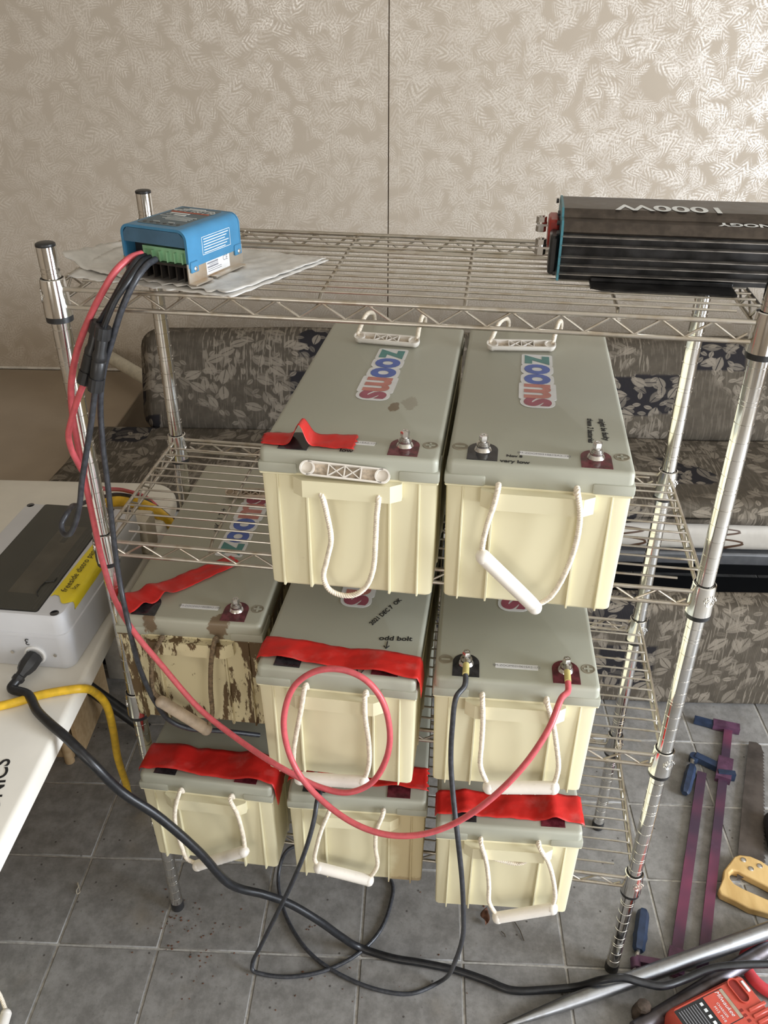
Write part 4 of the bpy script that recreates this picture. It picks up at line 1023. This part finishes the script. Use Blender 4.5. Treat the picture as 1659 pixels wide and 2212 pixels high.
MB().box((-0.078, 0.225, 0.11285), (0.010, 0.052, 0.0002)).build('breaker_slot', M['blackplastic'], ex, angle=None)
for _x in (-0.044, -0.038): MB().box((_x, 0.163, 0.11275), (0.0018, 0.318, 0.0003)).build('window_ridge', M['darkrail'], ex, angle=None)
for x, y in ((0, 0), (0, 0.321), (-0.199, 0.322), (-0.199, 0)):
    MB().lathe([(0.0072, 0.0), (0.0072, 0.0006), (0.006, 0.0006)], 18, Matrix.Translation((x, y, 0.1114))).build('screw_hole', M['darkrail'], ex)
def EL(px, py, z_=0.1145): return (Matrix.Translation((-0.0911, -0.0272, TZ)) @ Matrix.Rotation(0.0155, 4, 'Z')).inverted() @ AZ(px, py, TZ + z_)
MB().tube([EL(82, 1287), EL(79, 1279), EL(88, 1266), EL(98, 1257), EL(117, 1255), EL(123, 1247)], 0.0009, 6).build('latch', M['blackplastic'], ex)
b = MB(); vs_ = []; fs = []
tq = [(-0.026, 0.040), (0.030, 0.028), (0.029, 0.150), (-0.019, 0.215)]
for i in range(25):
    for j in range(13):
        u, v = i / 24, j / 12
        p = Vector((*tq[0], 0)).lerp(Vector((*tq[3], 0)), u).lerp(Vector((*tq[1], 0)).lerp(Vector((*tq[2], 0)), u), v)
        path = ((0.006, 0.1129), (0.0125, 0.1117), (0.0168, 0.1052), (0.0180, 0.0900), (0.0186, 0.0800)); zz = 0.1129; s_ = p.x - 0.006
        if s_ > 0:
            for (x0, z0), (x1, z1) in zip(path, path[1:]):
                l_ = math.hypot(x1 - x0, z1 - z0)
                if s_ <= l_ or x1 == path[-1][0]: p.x = x0 + (x1 - x0) * s_ / l_; zz = z0 + (z1 - z0) * s_ / l_; break
                s_ -= l_
        zz += 0.0006 * mnoise.noise(Vector((u * 8, v * 3, 0)))
        vs_.append((p.x, p.y + (0.010 * math.sin(v * 9) * (1 - u) if i == 0 else 0), zz))
for i in range(24):
    for j in range(12):
        k = i * 13 + j; fs.append((k, k + 13, k + 14, k + 1))
yt = b.add(vs_, fs).build('yellow_tape', M['yellowtape'], ex, 70)
text('marker_writing', 'freeside distro panel', 0.0165, M['marker'], yt, (-0.009, 0.122, 0.1141), (0, 0, R(90)), shear=0.15)
text('marker_writing', 'box 2', 0.014, M['marker'], yt, (0.0055, 0.075, 0.1137), (0, R(12), R(90)), shear=0.15)
FY = cy_ - d_ / 2 - 0.0006
sk = Matrix.Translation((-0.044, FY + 0.002, 0.030)) @ Matrix.Rotation(math.pi / 2, 4, 'X')
MB().lathe([(0.0185, 0), (0.0185, 0.003), (0.0170, 0.0045), (0.0150, 0.0045), (0.0140, 0.002)], 28, sk).build('socket_ring', M['white'], ex)
for x in (-0.084, -0.009): MB().lathe([(0.003, 0), (0.003, 0.0015)], 10, Matrix.Translation((x, FY + .001, 0.032)) @ Matrix.Rotation(math.pi / 2, 4, 'X')).build('screw', M['steel'], ex)
text('lettering', '3', 0.019, M['marker'], ex, (-0.052, FY - .001, 0.0585), (R(90), R(180), 0))
MB().rbox((-0.004, 0.362, 0.040), (0.060, 0.052, 0.078), 0.008, 2).build('gland_housing', M['gland'], ex)

# plug and power cord
plug_w = ex_m = Matrix.Translation((-0.0911, -0.0272, TZ)) @ Matrix.Rotation(0.0155, 4, 'Z')
pa = plug_w @ Vector((-0.044, FY - 0.001, 0.030)); pdir = (plug_w.to_3x3() @ Vector((-0.22, -1.0, -0.28))).normalized()
def cable(name, pts, r, mat, label, cat='cable', seg=8, n=10, group=None, extra=None):
    e = empty(name, pts[0]); tag(e, label, cat, group)
    p = catmull([q - pts[0] for q in pts], seg)
    MB().tube(p, r, n).build('sheath', mat, e, 60)
    return e
pe = pa + pdir * 0.050
pc = cable('power_cable', [pe, pe + pdir * 0.016, AZ(60, 1500, TZ + .012), AZ(80, 1535, TZ + .0095), AZ(108, 1563, TZ + .0095), AZ(142, 1592, TZ + .004)] + PTS([
    (200, 1650, 'y', -.205), (262, 1710, 'y', -.195), (340, 1762, 'y', -.18), (430, 1840, 'y', -.165), (490, 1905, 'y', -.145), (520, 1920, 'y', -.13), (570, 1932, 'y', -.11), (625, 1952, 'y', -.09),
    (690, 1990, 'y', -.075), (735, 2022, 'y', -.055), (775, 2046, 'z', .010), (850, 2070, 'z', .009), (910, 2080, 'z', .009), (985, 2096, 'z', .009), (1050, 2118, 'z', .009), (1105, 2139, 'z', .009), (1180, 2138, 'z', .009),
    (1250, 2131, 'z', .014), (1300, 2117, 'z', .052), (1345, 2112, 'z', .062), (1385, 2122, 'z', .056), (1430, 2130, 'z', .052), (1480, 2115, 'z', .050), (1530, 2094, 'z', .056), (1590, 2085, 'z', .060), (1700, 2082, 'z', .056)]),
    0.0076, M['blackrubber'], 'thick black power cord running from the grey enclosure across the floor', n=12)
q_ = pdir.to_track_quat('Z', 'Y').to_matrix().to_4x4(); q_.translation = pa - pe
b = MB(); oc = lambda r, z_, s=1.0: [(r * math.cos(R(45 * i + 22.5)), r * s * math.sin(R(45 * i + 22.5)), z_) for i in range(8)]
b.loft([oc(.0125, 0), oc(.0150, .005), oc(.0152, .022), oc(.0125, .031), oc(.0090, .036), oc(.0085, .043), oc(.0105, .045), oc(.0105, .050), oc(.008, .053)], M=q_)
b.build('plug', M['blackplastic'], pc, 30)

# ================================================================== cables
bb = B['BR']
tr_, tn_ = bb.w(0.0705, 0.038, BH + 0.0135), bb.w(-0.0735, 0.038, BH + 0.0135)
def lug(parent, base, tip, off):
    d = (tip - base).normalized()
    l = MB().cyl(base - off, base + d * 0.022 - off, 0.0042, 10).build('lug', M['steel'], parent)
    MB().cyl(base + d * 0.010 - off, base + d * 0.030 - off, 0.0048, 12).build('heat_shrink', M['heatshrink'], parent)
rc_pts = PTS([(306, 548, 'y', .0), (282, 557, 'y', -.018), (250, 585, 'y', -.04), (222, 630, 'y', -.05), (192, 690, 'y', -.05), (166, 760, 'y', -.042), (154, 830, 'y', -.036), (156, 890, 'y', -.034), (166, 950, 'y', -.034), (184, 1040, 'y', -.034),
    (203, 1130, 'y', -.034), (222, 1215, 'y', -.036), (248, 1295, 'y', -.05), (288, 1363, 'y', -.085), (350, 1438, 'y', -.105), (430, 1530, 'y', -.125), (510, 1594, 'y', -.155), (580, 1642, 'y', -.185), (632, 1672, 'y', -.195), (690, 1700, 'y', -.20), (750, 1712, 'y', -.205),
    (800, 1693, 'y', -.20), (834, 1640, 'y', -.195), (842, 1580, 'y', -.19), (824, 1510, 'y', -.185), (786, 1466, 'y', -.18), (735, 1446, 'y', -.175), (682, 1450, 'y', -.175), (636, 1482, 'y', -.18), (614, 1545, 'y', -.19), (620, 1612, 'y', -.195), (646, 1672, 'y', -.205),
    (690, 1724, 'y', -.22), (760, 1776, 'y', -.24), (830, 1802, 'y', -.25), (900, 1804, 'y', -.25), (970, 1784, 'y', -.245), (1050, 1734, 'y', -.24), (1130, 1656, 'y', -.22), (1185, 1575, 'y', -.19), (1213, 1508, 'y', -.150)])
tip = bb.w(0.0700, 0.006, BH + 0.011)
red = cable('red_cable', rc_pts + [bb.w(0.0698, -0.010, BH + 0.004), tip], 0.0045, M['redcable'], 'dusty red cable from the blue controller, looped once, down to the maroon terminal')
lug(red, tr_ + (tip - tr_) * 0.2, tip, rc_pts[0])
bk = cable('grey_black_cable', PTS([(336, 560, 'y', .0), (318, 572, 'y', -.02), (292, 606, 'y', -.045), (264, 665, 'y', -.055), (242, 735, 'y', -.055), (224, 800, 'y', -.05), (217, 870, 'y', -.046), (222, 960, 'y', -.046), (233, 1050, 'y', -.046), (243, 1140, 'y', -.046),
    (252, 1215, 'y', -.048), (264, 1285, 'y', -.055), (279, 1355, 'y', -.085), (296, 1425, 'y', -.085), (316, 1478, 'y', -.078), (338, 1520, 'y', -.062), (365, 1555, 'y', -.050), (410, 1574, 'y', -.035), (480, 1579, 'y', -.015), (560, 1588, 'y', .02)]),
    0.0042, M['greycable'], 'long grey-black cable hanging straight down from the blue controller to the muddy battery')
# two plug-in connectors on the panel leads
def connector(name, a, b_, label):
    e = empty(name, a); tag(e, label, 'connector', 'plug-in connectors hanging below the controller')
    d = b_ - a; L = d.length; m = d.to_track_quat('Z', 'Y').to_matrix().to_4x4()
    s = L / 0.092; S = lambda pr: [(r * 1.0, z_ * s) for r, z_ in pr]
    nut = lambda z0, z1, r: [[(r * (1 + .07 * (i % 2)) * math.cos(2 * math.pi * i / 24), r * (1 + .07 * (i % 2)) * math.sin(2 * math.pi * i / 24), z_ * s) for i in range(24)] for z_ in (z0, z1)]
    k = MB().lathe(S([(0.0064, 0.016), (0.0078, 0.020), (0.0074, 0.034), (0.0092, 0.040), (0.0092, 0.046), (0.0080, 0.0475), (0.0092, 0.049), (0.0092, 0.068), (0.0085, 0.072)]), 18, m).build('body', M['blackplastic'], e)
    MB().loft(nut(0.001, 0.017, 0.0096), M=m).build('gland_nut', M['blackplastic'], e); MB().loft(nut(0.072, 0.090, 0.0094), M=m).build('gland_nut', M['blackplastic'], e)
    return e
ca0, ca1 = AY(214, 694, -.052), AY(181, 830, -.058)
cb0, cb1 = AY(224, 704, -.068), AY(205, 846, -.070)
connector('cable_connector', ca0, ca1, 'black plug-in connector tilted left, feeding the short red lead'); connector('cable_connector', cb0, cb1, 'black plug-in connector hanging nearly upright, feeding the black lead')
cable('controller_lead', PTS([(314, 553, 'y', .0), (296, 562, 'y', -.02), (268, 605, 'y', -.045), (240, 655, 'y', -.052)]) + [ca0 + (ca1 - ca0) * .03], 0.0040, M['blackrubber'], 'short black lead from controller to the tilted connector')
cable('controller_lead', PTS([(324, 556, 'y', .0), (306, 566, 'y', -.02), (276, 608, 'y', -.05), (248, 650, 'y', -.062)]) + [cb0 + (cb1 - cb0) * .03], 0.0040, M['blackrubber'], 'short black lead from controller to the upright connector')
cable('panel_lead', [ca1 - (ca1 - ca0) * .03] + PTS([(170, 856, 'y', -.06), (155, 905, 'y', -.06), (148, 940, 'y', -.058), (154, 970, 'y', -.055), (168, 1000, 'y', -.045), (190, 1035, 'z', 1.03), (226, 1056, 'z', .86), (272, 1060, 'z', .76), (315, 1074, 'z', .712), (345, 1100, 'z', .7085), (372, 1122, 'z', .66)]), 0.0043, M['redcable'], 'thin red lead curving from the tilted connector behind the rack post')
cable('panel_lead', [cb1 - (cb1 - cb0) * .03] + PTS([(197, 912, 'y', -.07), (187, 975, 'y', -.07), (177, 1040, 'y', -.07), (172, 1090, 'y', -.07), (163, 1130, 'y', -.07), (150, 1154, 'y', -.068), (137, 1152, 'y', -.06), (133, 1132, 'y', -.05), (146, 1107, 'y', -.035), (172, 1090, 'z', .90), (216, 1075, 'z', .82), (268, 1069, 'z', .745), (318, 1082, 'z', .712), (350, 1103, 'z', .7085), (384, 1134, 'z', .65)]), 0.0041, M['greycable'], 'black lead making a small loop over the enclosure window')
cable('yellow_cable', PTS([(-30, 1532, 'z', TZ + .0075), (30, 1518, 'z', TZ + .0075), (85, 1502, 'z', TZ + .0075), (130, 1493, 'z', TZ + .008), (170, 1488, 'z', TZ + .006), (205, 1496, 'y', -.02), (228, 1520, 'y', .0), (244, 1575, 'y', .03), (254, 1635, 'y', .06), (270, 1685, 'y', .10), (292, 1730, 'z', .03), (318, 1745, 'z', .0085), (400, 1748, 'z', .0085)]), 0.0072, M['yellowcable'], 'yellow cord crossing the table edge and dropping to the floor', n=12)
cable('yellow_hose', PTS([(225, 1085, 'z', .716), (262, 1082, 'z', .716), (300, 1088, 'z', .716), (338, 1106, 'z', .712), (366, 1130, 'z', .68), (392, 1165, 'z', .56)]), 0.0125, M['yellowcable'], 'thick yellow hose curving over the far table corner behind the enclosure', 'hose', n=12)
cm = B['CM']
c0 = cm.w(-0.0735, 0.038, BH + 0.0135)
tipn = bb.w(-0.0738, 0.006, BH + 0.011)
blk = [tipn, bb.w(-0.0745, -0.012, BH + 0.002)] + PTS([(986, 1505, 'y', -.155), (977, 1570, 'y', -.17), (974, 1650, 'y', -.18), (980, 1730, 'y', -.20), (990, 1820, 'y', -.225), (998, 1900, 'y', -.22), (1001, 1965, 'y', -.21), (1000, 2020, 'y', -.19), (985, 2072, 'y', -.165), (948, 2122, 'z', .010), (890, 2146, 'z', .0055), (820, 2139, 'z', .0055), (740, 2108, 'z', .0055), (676, 2065, 'z', .0055), (638, 2018, 'z', .0055), (611, 1960, 'z', .0055), (601, 1905, 'z', .010), (606, 1866, 'z', .03), (624, 1834, 'z', .06), (690, 1820, 'z', .05), (790, 1850, 'z', .02), (846, 1905, 'z', .0055),
    (843, 1955, 'z', .0055), (818, 2015, 'z', .0055), (768, 2064, 'z', .0055), (700, 2097, 'z', .0055), (625, 2110, 'z', .0055), (566, 2104, 'z', .0060), (546, 2096, 'z', .010), (545, 2082, 'z', .022), (562, 2046, 'y', -.108), (595, 1980, 'y', -.125), (632, 1905, 'y', -.14), (662, 1830, 'y', -.145), (679, 1768, 'y', -.13), (685, 1730, 'y', -.11)]) + [cm.w(-0.062, 0.004, BH + 0.006), cm.w(-0.068, 0.018, BH + 0.010), c0]
bkc = cable('battery_cable', blk, 0.0040, M['greycable'], 'thin black cable from the black terminal, coiled on the floor below the bottom shelf')
lug(bkc, tn_ + (tipn - tn_) * 0.2, tipn, tipn)

# ================================================================== tools on the floor at right
def fl(px, py, z_=0.0): return AZ(px, py, z_)
def bar_box(b, p, q, w, z0, z1):
    p, q = Vector((p.x, p.y, 0)), Vector((q.x, q.y, 0)); d = (q - p).normalized(); n_ = Vector((-d.y, d.x, 0)) * (w / 2)
    b.loft([[tuple(v_ + Vector((0, 0, z_))) for v_ in (p - n_, q - n_, q + n_, p + n_)] for z_ in (z0, z1)]); return b
def handle_at(p, q, r, parent, off):
    d = q - p; L = d.length; m = d.to_track_quat('Z', 'Y').to_matrix().to_4x4(); m.translation = p - off
    rg = lambda rr, z_: [(rr * math.cos(R(60 * i)), rr * math.sin(R(60 * i)), z_) for i in range(6)]
    k = MB().loft([rg(r * .75, 0), rg(r * .95, L * .06), rg(r * .95, L * .22), rg(r * 1.12, L * .34), rg(r, L * .45), rg(r, L * .85), rg(r * .85, L * .96), rg(r * .6, L)], M=m).build('handle', M['clampblue'], parent, 40)
    return k
# right-hand clamp, complete with fixed jaw
A1, A2 = fl(1574, 1566, .008), fl(1516, 2100, .008)
c2 = empty('bar_clamp', A2); tag(c2, 'long bar clamp lying beside the saw with both jaws towards the sofa', 'clamp', 'bar clamps on the floor')
def rel(e): return Vector(e.location)
bar_box(MB(), A1 - rel(c2), A2 - rel(c2), 0.021, 0.0035 - .008, 0.0125 - .008).build('bar', M['clampbar'], c2)
j = MB(); bar_box(j, fl(1595, 1582, 0) - rel(c2), fl(1538, 1570, 0) - rel(c2), 0.024, .002 - .008, .020 - .008); j.build('fixed_jaw', M['clampcast'], c2)
j = MB(); bar_box(j, fl(1540, 1571, 0) - rel(c2), fl(1498, 1560, 0) - rel(c2), 0.017, .002 - .008, .018 - .008); j.build('jaw_tip', M['clampblue'], c2)
j = MB(); bar_box(j, fl(1565, 1648, 0) - rel(c2), fl(1559, 1692, 0) - rel(c2), 0.036, .001 - .008, .022 - .008); j.build('sliding_jaw', M['clampcast'], c2)
j = MB(); bar_box(j, fl(1556, 1668, 0) - rel(c2), fl(1500, 1641, 0) - rel(c2), 0.019, .003 - .008, .020 - .008); j.lathe([(0.0125, -.006), (0.0135, .002), (0.0125, .013)], 14, Matrix.Translation(fl(1499, 1640, 0.005) - rel(c2))); j.build('jaw_arm', M['clampblue'], c2)
j = MB(); bar_box(j, fl(1585, 1684, 0) - rel(c2), fl(1548, 1680, 0) - rel(c2), 0.014, .001 - .008, .024 - .008); j.build('jaw_pad', M['clampblue'], c2)
MB().cyl(fl(1497, 1632, .012) - rel(c2), fl(1494, 1660, .012) - rel(c2), 0.0055, 10).build('spindle', M['steel'], c2)
handle_at(fl(1495, 1654, .013), fl(1479, 1714, .013), 0.0125, c2, rel(c2))
# left-hand clamp
A1, A2 = fl(1516, 1670, .008), fl(1454, 2108, .008)
c1 = empty('bar_clamp', A2); tag(c1, 'bar clamp nearest the rack post, blue handle and jaw at its near end', 'clamp', 'bar clamps on the floor')
bar_box(MB(), A1 - rel(c1), A2 - rel(c1), 0.022, 0.0035 - .008, 0.0125 - .008).build('bar', M['clampbar'], c1)
j = MB(); bar_box(j, fl(1462, 2060, 0) - rel(c1), fl(1455, 2112, 0) - rel(c1), 0.034, .001 - .008, .020 - .008); bar_box(j, fl(1450, 2094, 0) - rel(c1), fl(1372, 2080, 0) - rel(c1), 0.014, .003 - .008, .018 - .008); j.build('sliding_jaw', M['clampcast'], c1)
MB().cyl(fl(1370, 2098, .011) - rel(c1), fl(1380, 2046, .012) - rel(c1), 0.0052, 10).build('spindle', M['steel'], c1)
MB().lathe([(0.010, -0.010), (0.0105, 0.010)], 14, Matrix.Translation(fl(1373, 2082, .012) - rel(c1)) @ Matrix.Rotation(R(90), 4, 'X')).build('spindle_boss', M['clampcast'], c1)
handle_at(fl(1379, 2054, .014), fl(1390, 1966, .014), 0.0135, c1, rel(c1))
# saw
so = fl(1606, 1870, 0); sw = empty('hand_saw', so); tag(sw, 'hand saw with light wooden handle lying on the tiles at right', 'saw')
S2 = lambda px, py, z_: (lambda p: (p.x - so.x, p.y - so.y))(fl(px, py, z_))
ol = [S2(1592, 1900, .012), S2(1594, 1850, .012), S2(1605, 1720, .012), S2(1618, 1601, .012), S2(1634, 1603, .012), S2(1644, 1610, .012)]
e0, e1 = Vector((*S2(1647, 1620, .012), 0)), Vector((*S2(1650, 1880, .012), 0)); nt = 34; dn = (e1 - e0).normalized(); pn = Vector((-dn.y, dn.x, 0))
if pn.x < 0: pn = -pn
for i in range(nt):
    a_ = e0.lerp(e1, i / nt); b_ = e0.lerp(e1, (i + .85) / nt); ol.append((a_.x, a_.y)); ol.append((b_.x + pn.x * .0045, b_.y + pn.y * .0045))
ol.append((e1.x, e1.y))
MB().plate(ol, [], 0.010, 0.0114).build('blade', M['sawblade'], sw, None)
hol = [S2(x, y, .02) for x, y in ((1587, 1850), (1598, 1846), (1620, 1849), (1645, 1860), (1662, 1872), (1690, 1893), (1708, 1935), (1704, 1990), (1690, 1986), (1659, 1973), (1620, 1963), (1590, 1947), (1556, 1931), (1552, 1922), (1561, 1900), (1563, 1880), (1575, 1865))]
hh = [S2(x, y, .02) for x, y in ((1576, 1887), (1583, 1880), (1596, 1883), (1620, 1896), (1650, 1911), (1676, 1926), (1682, 1945), (1668, 1947), (1640, 1935), (1606, 1920), (1586, 1909), (1577, 1898))]
b = MB()
b.plate(hol, [hh], 0.001, 0.021); hb = b.build('handle', M['oak'], sw, 50)
bv = hb.modifiers.new('rounded', 'BEVEL'); bv.width = 0.0035; bv.segments = 3; bv.limit_method = 'ANGLE'; bv.angle_limit = R(50)
for px, py in ((1606, 1858), (1622, 1877), (1641, 1871)):
    x, y = S2(px, py, .021); MB().lathe([(0.0062, 0.0205), (0.0060, 0.0222), (0.0035, 0.0235)], 16, Matrix.Translation((x, y, 0))).build('rivet', M['steel'], sw)
# steel rod with drawn point, dark pipe, iron knob
ra, rb = fl(1086, 2217, .012), AZ(1720, 1988, .05)
pts = [ra.lerp(rb, t_) for t_ in (0, .1, .2, .3, .4, .6, .8, 1)]
tag(MB().tube(pts, [.004, .009, .0130, .0148, .0155, .016, .016, .016], 18).build('steel_rod', M['rod']), 'bright round steel bar with tapered point lying across the clamps', 'steel bar')
pa_, pb_ = AZ(1372, 2226, .024), AZ(1720, 2010, .026)
tag(MB().cyl(pa_, pb_, 0.0155, 18).build('iron_pipe', M['darkpipe']), 'dark iron pipe lying behind the red charger', 'pipe')
kp = fl(1384, 2196, 0)
b = MB().lathe([(0.014, 0), (0.019, 0.004), (0.0195, 0.016), (0.016, 0.022), (0.013, 0.030), (0.015, 0.034), (0.013, 0.041), (0.006, 0.044)], 9)
o = b.build('iron_casting', M['rustiron'], None, 30); o.location = kp; tag(o, 'rusty dark iron knob on the floor at the bottom edge, left of the charger', 'knob')
hz = PTS([(1700, 2035, 'z', .030), (1655, 2040, 'z', .028), (1622, 2052, 'z', .020), (1608, 2068, 'z', .013), (1612, 2090, 'z', .013), (1632, 2120, 'z', .013), (1660, 2142, 'z', .013), (1710, 2160, 'z', .013)])
cable('red_hose', hz, 0.0115, M['strap'], 'loop of red hose at the right edge behind the charger', 'hose', n=12)
# battery charger
q1, q2 = AZ(1437, 2177, .065), AZ(1599, 2096, .065); ux = (q2 - q1); ux.z = 0; LX = ux.length; ux.normalize(); ang = math.atan2(ux.y, ux.x)
chz = empty('battery_charger', (q1.x, q1.y, 0.0), ang); tag(chz, 'red tool battery charger with printed label in the lower right corner', 'charger')
cw, cd = LX, 0.125
rg = lambda i_, z_, r_=.010: [(x, y, z_) for x, y in rrect(cw - 2 * i_, cd - 2 * i_, r_, 4, cw / 2, -cd / 2)]
MB().loft([rg(.004, .0), rg(.0, .004), rg(.0, .045), rg(.003, .058), rg(.009, .065, .007)]).build('housing', M['chargerred'], chz, 40)
TP = .0651
lbp = MB().prism(rrect(0.112, 0.060, 0.002, 2, 0.066, -0.042), TP, TP + .0005).build('label', M['marker'], chz)
MB().prism(rrect(0.045, 0.057, 0.001, 1, 0.0985, -0.042), TP + .0006, TP + .0009).build('label_header', M['chargerred'], lbp)
MB().prism(rrect(0.007, 0.057, 0.001, 1, 0.1175, -0.042), TP + .0010, TP + .0012).build('label_strip', M['alu'], lbp)
text('lettering', 'Milwaukee', 0.0115, M['print'], lbp, (0.107, -0.038, TP + .0014), (0, 0, R(-90)), shear=.3)
text('lettering', 'CHARGER', 0.0065, M['print'], lbp, (0.094, -0.046, TP + .0014), (0, 0, R(-90)))
text('lettering', 'M12  M18', 0.0075, M['print'], lbp, (0.085, -0.050, TP + .0014), (0, 0, R(-90)))
for i in range(4): MB().box((0.066, -0.022 - .012 * i, TP + .0008), (0.006, 0.006, 0.0004)).build('pictogram', M['print'], lbp, angle=None)
for i in range(8): MB().box((0.056 - .0055 * i, -0.042, TP + .0008), (0.0016, 0.050, 0.0003)).build('print_line', M['greyink'], lbp, angle=None)
ovl = [(0.147 + 0.0115 * math.cos(R(a)), -0.030 + (0.013 if math.sin(R(a)) > 0 else -0.013) + 0.0115 * math.sin(R(a))) for a in range(0, 360, 15)]
ovi = [(0.147 + 0.0095 * math.cos(R(a)), -0.030 + (0.013 if math.sin(R(a)) > 0 else -0.013) + 0.0095 * math.sin(R(a))) for a in range(0, 360, 15)]
MB().plate(ovl, [ovi], TP - .001, TP + .004).build('battery_bay_rim', M['chargerred'], chz)
MB().prism(ovi, TP - .001, TP + .0006).build('battery_bay', M['chargerdark'], chz)
MB().rbox((0.166, -0.028, TP + .001), (0.006, 0.022, 0.003), .001, 1).build('indicator_lens', M['white'], chz)
for i in range(4): MB().rbox((0.158, -0.066 - .012 * i, TP + .001), (0.040, 0.007, 0.004), .0015, 1).build('vent_rib', M['chargerred'], chz)
for i in range(5): MB().box((0.127, -0.060 - .010 * i, TP + .0002), (0.006, 0.005, 0.0008)).build('vent_slot', M['chargerdark'], chz, angle=None)
# black shoe-like tool end peeping in at the right edge
o = MB().rbox((0.03, 0, 0.02), (0.07, 0.11, 0.04), 0.016, 3).build('black_pouch', M['blackplastic']); p_ = fl(1655, 1812, 0); o.location = p_; o.rotation_euler = (0, 0, R(-6)); tag(o, 'black rounded pouch at the right edge beside the saw blade', 'pouch')

# ================================================================== litter on the tiles
lf = empty('dry_leaf', fl(1048, 1985, 0)); tag(lf, 'curled dry brown leaf on the floor beneath the right bottom battery', 'leaf')
b = MB(); vs_ = []; fs = []
for i in range(9):
    for j in range(5):
        u, v = i / 8 - .5, j / 4 - .5; w = (1 - (2 * u) ** 2) * .5 + .06
        vs_.append((v * w * .030 + .003 * math.sin(i), u * .034, .010 + .016 * abs(v) * w + .006 * math.sin(u * 6 + v * 3)))
for i in range(8):
    for j in range(4):
        k = i * 5 + j; fs.append((k, k + 5, k + 6, k + 1))
k = b.add(vs_, fs).build('blade', M['leaf'], lf, 60); k.modifiers.new('thickness', 'SOLIDIFY').thickness = .0006
for i, (x0, y0, x1, y1, nm) in enumerate(((1111, 1990, 1132, 2032, 'longer dry twig'), (1083, 2012, 1092, 2024, 'short dark twig'))):
    a_, b_ = fl(x0, y0, .002), fl(x1, y1, .002); m_ = a_.lerp(b_, .5) + Vector((.002, 0, .0015))
    tag(MB().tube([a_, m_, b_], .0011, 6).build('twig', M['twig']), nm + ' on the tiles below the right bottom battery', 'twig')
ty = PTS([(168, 1906, 'z', .002), (171, 1918, 'z', .002), (172, 1928, 'z', .002), (167, 1931, 'z', .002), (165, 1924, 'z', .003), (169, 1916, 'z', .003), (167, 1908, 'z', .002)])
tag(MB().tube(catmull(ty, 6), .0008, 6).build('thread', M['yarn']), 'knotted beige thread on the dark tiles at left', 'thread')
rs = random.Random(5); crumb = MB()
for c_, (sx_, sy_), n_ in (((405, 2010), (45, 35), 40), ((430, 2080), (30, 30), 18), ((670, 2005), (6, 5), 6), ((1465, 2030), (5, 5), 3), ((1250, 1955), (5, 5), 3), ((1040, 1930), (60, 30), 16), ((355, 1990), (16, 10), 12), ((700, 2090), (160, 60), 30)):
    for _ in range(n_):
        p = fl(rs.gauss(c_[0], sx_), rs.gauss(c_[1], sy_), 0); r_ = rs.uniform(.0008, .0028)
        crumb.lathe([(r_ * .6, 0), (r_, r_ * .35), (r_ * .5, r_ * .7)], 6, Matrix.Translation(p) @ Matrix.Rotation(rs.random() * 6, 4, 'Z') @ Matrix.Diagonal((1, rs.uniform(.5, 1), 1, 1)))
tag(crumb.build('dirt_crumbs', M['leaf'], None, 60), 'scattered brown crumbs of dirt on the floor tiles', 'dirt', kind='stuff')
